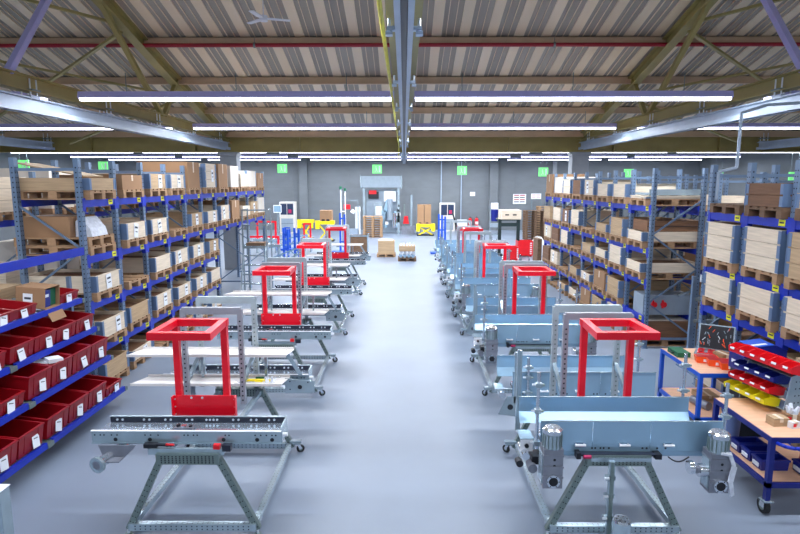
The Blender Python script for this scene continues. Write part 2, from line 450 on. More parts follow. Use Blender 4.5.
# rack beside the red bins
PL=1.045; XL=-5.0; LL=[3.13,2.24,1.49,.72]
rack(XL,-1,8.8,11,PL,LL,3.78,'long blue and grey pallet rack running back from the red bin shelves',None,lambda b,l:b>=6 and l>=2,short=(7,8,10))
TOP=[('crate',.2,'pine_tan'),('box',.26,'carton'),('crate',.3,'pine_tan'),('crate',.3,'pine'),('box',.6,'carton'),('crate',.6,'pine'),
     ('box',.62,'carton'),('box',.6,'carton_white'),('crate',.4,'pine'),('box',.5,'carton_white'),('box',.45,'carton')]
for b in range(11):
    for li in range(5):
        if b>=6 and li>=2: continue
        z=(LL+[0])[li]; y=8.8+PL*(b+.5)
        wh='%s bay from red bins, %s, long rack'%(ORD[b],LEVN[li])
        if li==0: k,h,mt=TOP[b]
        elif li==1: k,h,mt=[('crate',.02,'pine'),('crate',.3,'pine'),('crate',.3,'pine'),('crate',.02,'pine'),('crate',.3,'pine_tan'),('crate',.3,'pine'),('crate',.4,'pine'),('box',.5,'carton'),('crate',.3,'pine'),('crate',.4,'pine_tan'),('box',.5,'carton_white')][b]
        elif li==2: k,h,mt=[('crate',.28,'pine'),('crate',.02,'pine'),('crate',.3,'pine'),('crate',.3,'pine'),('crate',.3,'pine'),('crate',.3,'pine_tan')][b]
        elif li==3: k,h,mt=[('crate',.3,'pine'),('crate',.3,'pine_tan'),('crate',.3,'pine'),('crate',.28,'pine'),('crate',.3,'pine'),('crate',.3,'pine')][b]
        else: k,h,mt=[('crate',.3,'pine_tan'),('crate',.2,'pine'),(None,0,'pine'),('crate',.2,'pine_tan'),('crate',.2,'pine'),('crate',.2,'pine')][b]
        if h<.1: k=None
        if (b,li) in ((0,1),): continue
        cell(XL,-1,y,z,k,h,mt,wh,'long rack beside red bins',notef=(k=='crate' and (b+li)%4!=0),far=b>7)
# large carton and pallet seen through the rack's end frame
z=LL[1]; y=8.8+PL*.5
p=ob('pallet',pallet_mesh(),None,(XL-.02,y,z+.1455),math.pi); tag(p,'upper of two stacked pallets carrying the large brown carton above red bins','pallet')
z+=.1455
p=ob('pallet',pallet_mesh(),None,(XL,y,z-.1455),math.pi); tag(p,'lower of two stacked pallets beneath the large brown carton above red bins','pallet')
m=MB(); m.bb(-1.1,-.32,-.38,.38,0,.33,'carton'); m.bb(-1.1,-.32,-.02,.02,.33,.332,'film')
o=ob('carton',m,None,(XL,y,z+.1445)); tag(o,'large brown carton on pallet seen through the end frame above red bins','box')
m=MB(); m.prism([(-.09,0),(-.07,.36),(.05,.45),(.25,.2),(.3,0)],'y',-.3,.3,'film')
o=ob('film_bundle',m,None,(XL-.25,y+.0,z+.1445)); o.scale=(.7,.8,.7); tag(o,'crumpled clear film bundle lying beside large brown carton','film')
# board leaning over the top crate
m=MB(); m.bb(-.55,.55,-.3,.3,-.01,.01,'pine_tan')
o=ob('loose_board',m,None,(XL-.62,8.8+PL*.5,LL[0]+.1445+.2+.13),rot=(0,math.radians(11),0)); tag(o,'thin board leaning on the crate nearest the viewer, top shelf above red bins','board')

# racks behind the workbench carts
XR=4.95; LR=[2.93,2.06,1.42,.66]; PR=1.06
rack(XR,1,11.4,8,PR,LR,3.68,'far blue and grey pallet rack beyond the gap behind workbench carts')
rack(XR,1,6.25,3,1.0,LR,3.68,'near blue and grey pallet rack standing right behind workbench carts')
kinds=[('crate',.2,'pine'),('crate',.4,'pine'),('crate',.4,'pine_tan'),('crate',.2,'pine_tan'),('crate',.4,'pine_brown'),('box',.4,'carton'),(None,0,'pine'),('crate',.4,'pine')]
FR={(0,0):('crate',.04,'pine'),(0,1):('crate',.2,'pine'),(0,2):('crate',.2,'pine'),(0,3):(None,0,'pine'),(1,0):('crate',.3,'pine'),(2,0):('crate',.3,'pine'),
    (1,1):('crate',.4,'pine_tan'),(7,0):('box',.6,'carton'),(6,0):('box',.5,'carton_white'),(1,2):('crate',.4,'pine'),(2,2):('crate',.2,'pine'),(1,3):('crate',.4,'pine_tan')}
for b in range(8):
    for li in range(5):
        y=11.4+PR*(b+.5); z=(LR+[0])[li]
        if (b,li)==(0,3): continue
        k,h,mt=FR.get((b,li),kinds[(b*3+li*5)%8])
        cell(XR,1,y,z,k,h,mt,'%s bay past gap, %s, far rack'%(ORD[b],LEVN[li]),'far rack behind the carts',notef=(k=='crate' and h>.1 and (b+li)%3==0 and b>2),far=b>5,lid=(b+li)%5==0)
NR={(2,0):(None,0,'pine'),(1,0):('crate',.32,'pine_brown'),(0,0):('crate',.2,'pine_tan'),(2,1):('crate',.58,'pine'),(1,1):('crate',.58,'pine'),(0,1):('crate',.58,'pine_tan'),
    (2,2):('crate',.4,'pine'),(1,2):('crate',.4,'pine'),(0,2):('crate',.4,'pine'),(2,3):('crate',.2,'pine_tan'),(1,3):('crate',.2,'pine_brown'),(0,3):('crate',.4,'pine_tan'),
    (2,4):('crate',.2,'pine'),(1,4):('crate',.2,'pine_tan'),(0,4):('crate',.2,'pine')}
for (b,li),(k,h,mt) in NR.items():
    y=6.25+1.0*(b+.5); z=(LR+[0])[li]
    cell(XR,1,y,z,k,h,mt,'%s bay from passage, %s, near rack'%(ORD[2-b],LEVN[li]),'near rack behind the carts',old=(li in (0,3)))
# contents of the passage end frame
y=11.4+PR*.5
m=MB(); m.bb(0,1.15,-.36,.36,0,.05,'zinc'); m.bb(0,1.15,-.36,-.34,.05,.12,'zinc')
o=ob('sheet_metal_stack',m,None,(XR+.02,y,LR[0]+.1445+.07)); tag(o,'flat pale sheet metal lying on top crate at end of far rack','sheet metal')
m=MB(); m.bb(0,1.16,-.36,.36,0,.22,'pine_brown'); m.bb(-.002,1.162,-.362,-.36,.10,.11,'hole')
o=ob('timber_box',m,None,(XR+.02,y,LR[1]+.1445+.2+.004)); tag(o,'dark brown timber box on crate at end of far rack beside the passage','box')
r=empty('control_cabinet',(XR+.05,11.6,LR[3])); ob('housing',MB().bb(0,1.0,0,.5,0,.42,'machine_grey'),r)
for q in (.22,.42):
    k=MB(); k.tube((q,-.04,.22),(q,0,.22),.06,'bin_bright',14); k.bb(q-.05,q-.015,-.05,-.03,.15,.32,'bin_bright'); ob('red_valve',k,r)
ob('side_rail',MB().bar((.7,-.02,.42),(1.02,-.02,.52),.04,.05,'zinc'),r)
tag(r,'grey cabinet with two red valves on far rack end by passage','cabinet')
r=empty('floor_machine',(XR+.05,11.6,.145)); ob('housing',MB().bb(.1,.95,0,.5,0,.40,'carton_white').bb(.12,.93,-.01,0,.02,.16,'hole'),r)
tag(r,'pale low machine housing standing beneath grey cabinet with red valves','machine')
# steel posts and guard stored in the passage
r=empty('roll_frame',(5.15,9.95,0)); m=MB()
for x in (0,.45): m.bb(x,x+.06,0,.06,.02,1.75,'upright')
m.bb(-.02,.53,-.3,.36,0,.03,'upright'); ob('post_frame',m,r); m=MB()
for z in (.3,.9,1.3): m.bb(.06,.45,.01,.05,z,z+.06,'zinc')
ob('cross_rail',m,r); tag(r,'small upright grey steel frame standing in the passage between racks','frame')

# second rows of racks beyond
def row2(X,s,D0,n,lab,grp,seed):
    rack(X,s,D0,n,1.5,[2.75,1.4],3.6,lab,None,tags=False,rear=False)
    rnd=random.Random(seed)
    for b in range(n):
        for li,z in enumerate((2.75,1.4,0)):
            y=D0+1.5*(b+.5); k,h,mt=rnd.choice([('crate',.4,'pine'),('crate',.6,'pine_tan'),('box',.7,'carton_white'),('box',.6,'carton'),('crate',.4,'pine')])
            if z==2.75 and s<0: k,h,mt=('box',.78,'carton_white') if b%2 else ('crate',.6,'pine')
            if z==2.75 and s>0: k,h,mt=('crate',.2,'pine')
            cell(X,s,y,z,k,h,mt,'%s bay, second row, %s'%(ORD[b],['top shelf','middle shelf','floor'][li])+(' behind red bins' if s<0 else ' behind carts'),grp,far=True)
row2(-6.95,-1,9.2,7,'second rack row standing back from the long rack beside red bins','second row behind red bins',3)
row2(6.9,1,6.6,8,'second rack row standing back from the racks behind workbench carts','second row behind the carts',5)

# near bay beam above the red bins
r=empty('crossbeam',(XL,4.4,2.40)); m=MB(); m.bb(-.045,0,0,4.34,-.12,0,'beam_blue'); ob('beam',m,r)
ob('post',MB().bb(-.07,.0,-.08,0,-2.4,.2,'upright'),r)
tag(r,'long blue beam bridging the bay above the red bin shelves','beam')

# ------------------------------------------------------------------ flow rack with red bins
SH=[(-4.87,1.66),(-4.68,1.22),(-4.50,.77),(-4.32,.27)]
def flow(y0,L,label):
    r=empty('flow_rack',(0,y0,0))
    for (x,z) in SH:
        m=MB(); m.bb(x-.03,x+.012,.03,L-.03,z-.055,z+.02,'beam_blue'); m.bb(x-.05,x-.03,.03,L-.03,z-.055,z-.035,'beam_blue'); ob('front_rail',m,r)
        m=MB()
        for k in range(13):
            yy=.06+(L-.12)*k/12; m.bar((x-.04,yy,z-.03),(x-.82,yy,z+.07),.03,.022,'zinc',(0,0,1))
        ob('roller_track',m,r)
        for yy in (.0,L): ob('end_bracket',MB().bb(x-.1,x+.02,yy-.03,yy+.03,z-.06,z+.0,'zinc_dark'),r)
    for yy in (-.0,L-.0):
        m=MB(); m.bb(-5.08,-5.03,yy-.03,yy+.03,0,2.0,'upright'); m.bb(-5.75,-5.70,yy-.03,yy+.03,0,2.0,'upright')
        for (x,z) in SH: m.bar((x-.04,yy,z-.07),(-5.72,yy,z+.06),.03,.03,'upright')
        ob('upright_frame',m,r)
    tag(r,label,'rack')
flow(6.50,1.86,'blue-lipped sloping bin rack section next to the pallet rack')
flow(4.6,1.84,'blue-lipped sloping bin rack section nearest the viewer, cut by frame edge')
def bin_mesh(w,d,h,mt):
    m=MB(); t=.01; w2=w/2; fl=.02
    def ringq(x0,x1,y,z0,z1): pass
    # tapered walls: outer bottom smaller
    b=.008
    vo=[(-d+b,-w2+b,0),(-b,-w2+b,0),(-b,w2-b,0),(-d+b,w2-b,0),(-d,-w2,h),(0,-w2,h),(0,w2,h),(-d,w2,h)]
    vi=[(-d+b+t,-w2+b+t,t),(-b-t,-w2+b+t,t),(-b-t,w2-b-t,t),(-d+b+t,w2-b-t,t),(-d+t*2,-w2+t*2,h),(-t*2,-w2+t*2,h),(-t*2,w2-t*2,h),(-d+t*2,w2-t*2,h)]
    m.add(vo+vi,[(0,3,2,1),(0,1,5,4),(1,2,6,5),(2,3,7,6),(3,0,4,7),(8,9,10,11),(8,12,13,9),(9,13,14,10),(10,14,15,11),(11,15,12,8),
                 (4,5,13,12),(5,6,14,13),(6,7,15,14),(7,4,12,15)],mt)
    m.bb(-d-.006,.006,-w2-.006,-w2+.0,h-fl,h,mt); m.bb(-d-.006,.006,w2,w2+.006,h-fl,h,mt); m.bb(0,.008,-w2,w2,h-fl,h,mt)
    for yy in (-w2*.55,w2*.55): m.bb(-.012,.002,yy-.006,yy+.006,.03,h-fl,mt)
    return m
LAB=MB(); LAB.bb(0,.003,-.06,.06,-.085,.07,'paper'); LAB.bb(.003,.004,-.035,.035,.02,.03,'ink'); LAB=LAB.mesh('label_card')
BINM={}
def red_bin(x,z,y,w,d,h,label,drop=-.02,big=True):
    k=(w,d,h)
    if k not in BINM: BINM[k]=bin_mesh(w,d,h,'bin_red').mesh('red_bin')
    o=ob('storage_bin',BINM[k],None,(x-.035,y,z-.0),rot=(0,math.radians(7),0)); tag(o,label,'bin','red bins on the sloping shelves')
    l=ob('label_card',LAB,o,(.009,random.uniform(-.04,.1),h*.42),rot=(random.uniform(-.35,.1),-.25,0))
    return o
for si,(x,z) in enumerate(SH):
    z=z+.024; hh=[.13,.20,.29,.26][si]; nm=['top','second','third','bottom'][si]
    for k in range(7):
        y=8.32-.235-k*.462 if k<4 else 6.42-.235-(k-4)*.462
        if si==0:
            if k in (1,): continue
            if k==2: y-=.05
        h=hh
        if si==3 and k==0: h=.13
        if si==2 and k==4: h=.16
        red_bin(x,z,y,.44,.62,h,'dark red bin with white card, %s from pallet rack, %s sloping shelf'%(ORD[k],nm))
x,z=SH[0]
r=empty('parts_carton',(x-.02,7.66,z+.03)); r.rotation_euler=(0,math.radians(5),0)
m=MB(); w=.165; d=.40; h=.28; t=.006
m.bb(-d,0,-w,-w+t,0,h,'carton'); m.bb(-d,0,w-t,w,0,h,'carton'); m.bb(-d,-d+t,-w+t,w-t,0,h,'carton'); m.bb(-d+t,0,-w+t,w-t,0,t,'carton'); m.bb(-d,0,-w,w,h,h+t,'carton'); ob('box_body',m,r)
m=MB(); m.bar((.0,-.0,.0),(.10,0,-.17),2*w,.005,'carton',(1,0,.6)); ob('open_flap',m,r)
m=MB(); m.bb(-.38,-.03,-.15,.0,.01,.25,'bin_blue'); m.bb(-.38,-.05,.01,.15,.01,.24,'green'); m.bb(-.03,-.028,-.12,-.04,.15,.19,'paper'); ob('contents',m,r)
ob('label_card',MB().bb(-.30,-.17,-w-.003,-w-.001,.05,.2,'paper').bb(-.28,-.19,-w-.004,-w-.003,.12,.15,'ink'),r)
tag(r,'open cardboard box with flap hanging and dark parts inside, among red bins','box')
# white packs lying in a bin
for q in range(3):
    m=MB(); m.bb(-.09,.09,-.07,.07,0,.05,'white'); o=ob('white_pack',m,None,(-4.80+.14*q-.08,6.98+.07*q,.77+.27+.02*q),rot=(.1,.1,.5*q)); tag(o,'small white packet heaped in a red bin on third sloping shelf','packet','white packets in a red bin')
# long crate stored behind the bin shelves
m=MB()
for i in range(3): m.bb(-.6,.6,-.9,.9,i*.14+.003,(i+1)*.14-.003,'pine_tan')
o=ob('timber_crate',m,None,(-6.45,7.6,1.45)); tag(o,'long tan timber crate stored behind top of red bin shelves','crate')
m=MB(); m.bb(-.62,.62,-.92,.92,0,.06,'upright'); 
for x in (-.58,.52): 
    for y in (-.88,.82): m.bb(x,x+.06,y,y+.06,-1.39,0,'upright')
o=ob('storage_stand',m,None,(-6.45,7.6,1.39)); tag(o,'grey steel stand carrying a long timber crate behind red bins','stand')

# ------------------------------------------------------------------ assembly trolleys
def caster_mb(turn=0.):
    f=MB(); c,s_=math.cos(turn),math.sin(turn)
    f.bb(-.045,.045,-.045,.045,.125,.135,'zinc')
    for q in (-.022,.022):
        a=Vector((q*-s_,q*c,.13)); b=Vector((.035*c+q*-s_,.035*s_+q*c,.05)); f.bar(a,b,.035,.005,'chrome',(-s_,c,0))
    w=MB(); ctr=Vector((.035*c,.035*s_,.05)); ax=Vector((-s_,c,0))*.013
    w.tube(ctr-ax,ctr+ax,.05,'rubber',16); w.tube(ctr-ax*1.15,ctr+ax*1.15,.025,'zinc_dark',12); return f,w
CF=[]
for t in (0.4,2.3):
    f,w=caster_mb(t); CF.append((f.mesh('caster'),w.mesh('wheel')))
def lprofile(m,p,q,w,mt,n=12,face=(0,-1,0)):
    """perforated steel angle between two points"""
    m.bar(p,q,w,.012,mt,face); P=Vector(p);Q=Vector(q);d=(Q-P).normalized();side=d.cross(Vector(face)).normalized()
    back=-Vector(face).normalized()
    for sg in (-1,1): m.bar(P+side*sg*(w/2-.004)+back*.026,Q+side*sg*(w/2-.004)+back*.026,.008,.05,mt,face)
    L=(Q-P).length; k=int(L/.06)
    m.dots([P+d*(.03+.06*i)+side*o_ -back*.006 for i in range(k) for o_ in (-w*.22,w*.22)],face,.0065)
def trolley_base(r,Yb,leg_mt='zinc_dark'):
    for y in (0.,Yb):
        for s in (-1,1):
            m=MB(); lprofile(m,(s*.63,y,.06),(s*.25,y,.84),.06,leg_mt); ob('leg',m,r)
        m=MB(); m.bb(-.62,.62,y-.03,y+.03,.06,.13,'zinc'); m.dots([(x*.05,y-.03,z) for x in range(-11,12) for z in (.08,.11)],(0,-1,0),.008); m.dots([(x*.05,y+.01*(-1 if k else 1),.13) for x in range(-11,12) for k in (0,1)],(0,0,1),.006); ob('lower_crossbar',m,r)
        m=MB(); m.bb(-.3,.3,y-.045,y+.05,.755,.86,'zinc_dark'); m.dots([(x*.035,y-.045,z) for x in range(-7,8) for z in (.775,.795,.815,.835)],(0,-1,0),.008); ob('upper_crossbar',m,r)
        for s in (-1,1):
            if y==0. and r.location.y<6: ob('levelling_foot',MB().tube((s*.63,0,0),(s*.63,0,.02),.035,'zinc_dark').tube((s*.63,0,.02),(s*.63,0,.06),.012,'bolt',8),r); continue
            f,w=CF[0 if s>0 else 1]; o=ob('caster',f,r,(s*.70,y,-.005)); ob('wheel',w,o)
            ob('caster_arm',MB().bb(min(s*.6,s*.75),max(s*.6,s*.75),y-.03,y+.03,.131,.16,'zinc'),r)
    for s in (-1,1):
        m=MB(); m.bb(s*.6-.028,s*.6+.028,.03,Yb-.03,.07,.13,'zinc'); m.dots([(s*.6+o_,.1+.06*k,.13) for k in range(int((Yb-.15)/.06)) for o_ in (-.018,.018)],(0,0,1),.007); ob('base_rail',m,r)
        m=MB(); m.bb(s*.25-.025,s*.25+.025,.05,Yb-.045,.79,.84,'zinc'); ob('top_rail',m,r)
def red_frame(r,xa,xb,y,yf,xfa,xfb,plate=True,ztop=2.0,z0=1.0,pl=.09):
    """portal with a horizontal ring facing the aisle; returned part has the mounting plate as sub-part"""
    m=MB(); t=.062; A='red_paint'
    for x in (xa,xb): m.bar((x,y,z0),(x,y,ztop),t,.06,A,(0,1,0))
    zr=ztop+.005
    m.bar((xa-.04,y,zr),(xb+.04,y,zr),.07,.07,A); m.bar((xfa-.035,yf,zr),(xfb+.035,yf,zr),.07,.07,A)
    m.bar((xa,y-.02,zr),(xfa,yf,zr),.068,.068,A); m.bar((xb,y-.02,zr),(xfb,yf,zr),.068,.068,A)
    o=ob('lifting_frame',m,r)
    for (x,q) in ((xfa,yf),(xfb,yf)): pass
    if plate:
        p=MB(); x0,x1=xa-.05,xb+.11; p.bb(x0,x1,y-.05,y-.042,.93,1.25,'red_paint'); p.bb(x0,x0+.01,y-.1,y-.05,.93,1.25,'red_paint'); p.bb(x1-.01,x1,y-.1,y-.05,.93,1.25,'red_paint'); p.bb(x0,x1,y-.06,y-.05,.925,.939,'red_dark')
        for x in (xa+.14,xa+.25): p.tube((x,y-.055,1.225),(x,y-.049,1.225),.012,'bolt',8)
        for z in (1.05,1.13,1.21): 
            for x in (x0+.02,x1-.02): p.tube((x,y-.056,z),(x,y-.049,z),.008,'bolt',8)
        ob('mounting_plate',p,o)
def portal(r,x0,x1,y,ztop,mt,w=.055,z0=.86):
    m=MB(); c=w
    m.bar((x0,y,z0),(x0,y,ztop-c),w,w,mt,(0,1,0)); m.bar((x1,y,z0),(x1,y,ztop-c),w,w,mt,(0,1,0)); m.bb(x0-w/2+.02,x1+w/2-.02,y-w/2,y+w/2,ztop-w*.5,ztop+w*.4,mt); m.bb(x0-w/2,x1+w/2,y-w/2+.001,y+w/2-.001,ztop-c,ztop+w*.4-.02,mt)
    for x in (x0,x1): m.dots([(x+o_,y-w/2,z0+.05+.055*k) for k in range(int((ztop-z0-.1)/.055)) for o_ in (0,)],(0,-1,0),.011,'hole' if mt=='portal_a' else 'zinc_dark')
    ob('grey_portal',m,r)
def side_braces(r,x0,x1,ya,yb):
    for x in (x0,x1):
        m=MB(); m.bar((x,ya,1.12),(x,yb,1.34),.04,.05,'zinc'); ob('portal_brace',m,r)
def gearmotor(r,x,y,z,s=1.,horn=0):
    """upright drum motor above a cast gearbox with a hollow output shaft"""
    g=MB(); g.bb(x-.09*s,x+.09*s,y-.07*s,y+.09*s,z-.22*s,z+.16*s,'cast'); g.bb(x-.10*s,x-.09*s,y-.05,y+.07,z-.18*s,z+.1*s,'zinc')
    for q in (-.12,-.02,.09): g.bb(x-.095*s,x+.095*s,y-.078*s,y+.095*s,z+q*s,z+(q+.018)*s,'cast')
    g.tube((x,y-.10*s,z-.14*s),(x,y-.07*s,z-.14*s),.062*s,'chrome',16); g.dots([(x,y-.101*s,z-.14*s)],(0,-1,0),.042*s,'hole',14)
    for k in range(6): a=k*1.047; g.dots([(x+.052*s*math.cos(a),y-.1005*s,z-.14*s+.052*s*math.sin(a))],(0,-1,0),.006*s,'hole')
    for q in (.0,.06): g.dots([(x+.01,y-.07*s,z+q)],(0,-1,0),.014*s)
    if horn: 
        g.tube((x+horn*.09,y,z-.03),(x+horn*.17,y,z-.03),.06,'chrome',16); g.tube((x+horn*.17,y,z-.03),(x+horn*.23,y,z-.0),.035,'cast',14); g.tube((x+horn*.22,y,z+.0),(x+horn*.26,y,z+.0),.06,'chrome',16)
    o=ob('gear_motor',g,r)
    c=MB(); c.tube((x,y,z+.16*s),(x,y,z+.30*s),.085*s,'zinc',20); c.tube((x,y,z+.30*s),(x,y,z+.335*s),.092*s,'chrome',20); c.tube((x,y,z+.335*s),(x,y,z+.35*s),.092*s,'chrome',20,r2=.07*s)
    for k in range(14): a=k*.4488; c.bar((x+.088*s*math.cos(a),y+.088*s*math.sin(a),z+.17*s),(x+.088*s*math.cos(a),y+.088*s*math.sin(a),z+.29*s),.006,.012,'zinc_dark')
    ob('motor_cap',c,o); return o
def clamp_post(r,x,y,z0,z1):
    m=MB(); m.tube((x,y,z0),(x,y,z1),.016,'chrome',10)
    for z in (z0+.06,(z0+z1)/2,z1-.12): m.bb(x-.03,x+.03,y-.03,y+.03,z-.02,z+.02,'zinc'); m.tube((x-.06,y,z),(x-.03,y,z),.012,'bolt',8); m.tube((x+.03,y-.01,z),(x+.055,y-.01,z),.014,'zinc_dark',8)
    ob('clamp_post',m,r)

def belt_unit(Y0,label,detail,trays=True,near=False):
    r=empty('conveyor_trolley',(-2.05,Y0,0)); trolley_base(r,1.72)
    # first bed
    def bed(x0,x1,y0,y1,holes=True):
        m=MB(); m.bb(x0,x1,y0+.006,y1,1.005,1.02,'zinc_bed')
        m.bb(x0,x1,y0+.03,y1-.03,.95,1.0045,'zinc_dark'); ob('bed_plate',m,r)
        m=MB(); m.bb(x0-.03,x1,y0-.006,y0+.006,.925,1.05,'zinc'); m.bb(x0-.03,x1,y0-.02,y0-.006,.925,.935,'zinc'); m.bb(x0-.03,x1,y0-.02,y0+.006,1.05,1.056,'white')
        L=x1-x0
        m.dots([(x0+L*q,y0-.006,1.01) for q in (.0,.03,.05,.09,.12,.27,.3,.34,.48,.50,.53,.55,.70,.72,.86,.89,.92,.95,.97)],(0,-1,0),.009)
        m.dots([(x0+L*q,y0-.006,.965) for q in (.11,.295,.69,.87,.95)],(0,-1,0),.02,'hole',10)
        ob('side_rail',m,r)
        m=MB(); m.bb(x0+.02,x1,y1-.005,y1+.02,1.02,1.08,'rail_black'); m.bb(x0+.02,x1,y1-.006,y1+.022,1.08,1.086,'zinc')
        for q in (.05,.08,.2,.23,.32,.35,.44,.47,.55,.57,.59,.61,.70,.73,.8,.83,.9,.93): m.tube((x0+L*q,y1-.010,1.052),(x0+L*q,y1-.005,1.052),.012,'bolt',8)
        ob('guide_rail',m,r)
        m=MB(); m.bb(x1-.008,x1+.004,y0+.006,y1,.93,1.09,'zinc'); m.tube((x1,y0+.04,1.0),(x1+.05,y0+.04,1.0),.02,'white',8); ob('end_plate',m,r)
    bed(-.91,.88,.05,.31)
    m=MB(); m.bb(-.38,.34,-.02,.02,.84,.90,'zinc'); m.bb(-.37,.33,-.03,-.02,.895,.905,'zinc'); ob('support_rail',m,r)
    m=MB(); m.bb(-.42,-.30,-.02,.03,.905,.945,'black'); m.bar((-.3,.0,.935),(-.15,0,.93),.03,.02,'black'); ob('cable_duct',m,r); ob('cable_duct',MB().bb(.33,.41,-.03,.03,.88,.94,'rail_black'),r)
    ob('red_clip',MB().bb(.25,.31,-.04,0,.905,.95,'bin_bright'),r); ob('red_clip',MB().bar((-.2,-.03,.952),(-.12,-.03,.945),.02,.012,'bin_bright'),r)
    m=MB(); m.bb(-.18,.0,.12,.2,1.021,1.045,'cast'); m.tube((-.15,.16,1.045),(-.15,.16,1.07),.02,'black',10); m.tube((-.03,.16,1.045),(-.03,.16,1.06),.018,'black',10); m.bb(-.12,-.07,.13,.18,1.045,1.06,'chrome'); ob('bed_fitting',m,r)
    if near:
        m=MB(); m.prism([(-.86,.925),(-.50,.925),(-.62,.80),(-.82,.80)],'y',.0,.012,'cast'); m.bb(-.80,-.62,-.1,.2,.80,.81,'cast'); ob('motor_bracket',m,r)
        m=MB(); m.tube((-.70,.25,.83),(-.80,-.14,.80),.052,'chrome',18); m.ring((-.80,-.14,.80),(-.10,-.39,-.03),.078,.045,.03,'zinc',22); m.dots([(-.803,-.152,.799)],(-.10,-.39,-.03),.045,'cast',14)
        ob('drum_motor',m,r)
    red_frame(r,-.26,.23,.50,-.02,-.27,.25)
    portal(r,-.46,.19,1.20,1.98,'portal_a'); portal(r,-.48,.20,1.76,1.99,'portal_b',.06); side_braces(r,-.46,.20,1.2,1.76)
    # second bed with pale trays
    bed(-.90,.87,1.66,1.92)
    def tray(x0,x1,y0,y1,z):
        m=MB(); m.prism([(x0,y0),(x1,y0),(x1+.05,y1),(x0+.1,y1)],'z',z-.008,z,'tray'); m.bb(x0,x1,y0-.006,y0,z-.025,z+.006,'tray'); m.bar((x0+.1,y1,z+.012),(x1+.05,y1,z+.012),.006,.03,'tray'); ob('tray',m,r)
    tray(-1.2,.60,1.36,1.62,1.035); tray(-1.23,.66,1.38,1.62,1.385)
    for p,q in (((.60,1.6,1.375),(.78,1.64,1.05)),((-.42,1.62,1.0),(-.42,1.62,1.37)),((.36,1.62,1.0),(.36,1.62,1.37))): ob('tray_bracket',MB().bar(p,q,.03,.045,'zinc'),r)
    m=MB(); m.prism([(.60,.85),(.93,.85),(.97,1.0),(.60,1.04)],'y',1.55,1.562,'zinc'); m.dots([(.78,1.55,.93)],(0,-1,0),.028,'hole',12); m.dots([(.66,1.55,1.0),(.88,1.55,.99),(.66,1.55,.9)],(0,-1,0),.01); ob('end_bracket',m,r)
    gearmotor(r,-.62,1.6,.80,.8)
    tag(r,label,'conveyor trolley','assembly trolleys of the row beside the red bins')
    return r
UY=[0,3.65,7.3,11.9]
belt_unit(5.05,'grey conveyor trolley with red lifting frame, nearest in the row beside red bins',0,near=True)
belt_unit(8.70,'grey conveyor trolley with red lifting frame, second in the row beside red bins',0)
belt_unit(12.35,'grey conveyor trolley with red lifting frame, third in the row beside red bins',0)
belt_unit(16.95,'grey conveyor trolley with red lifting frame, farthest in the row beside red bins',0)

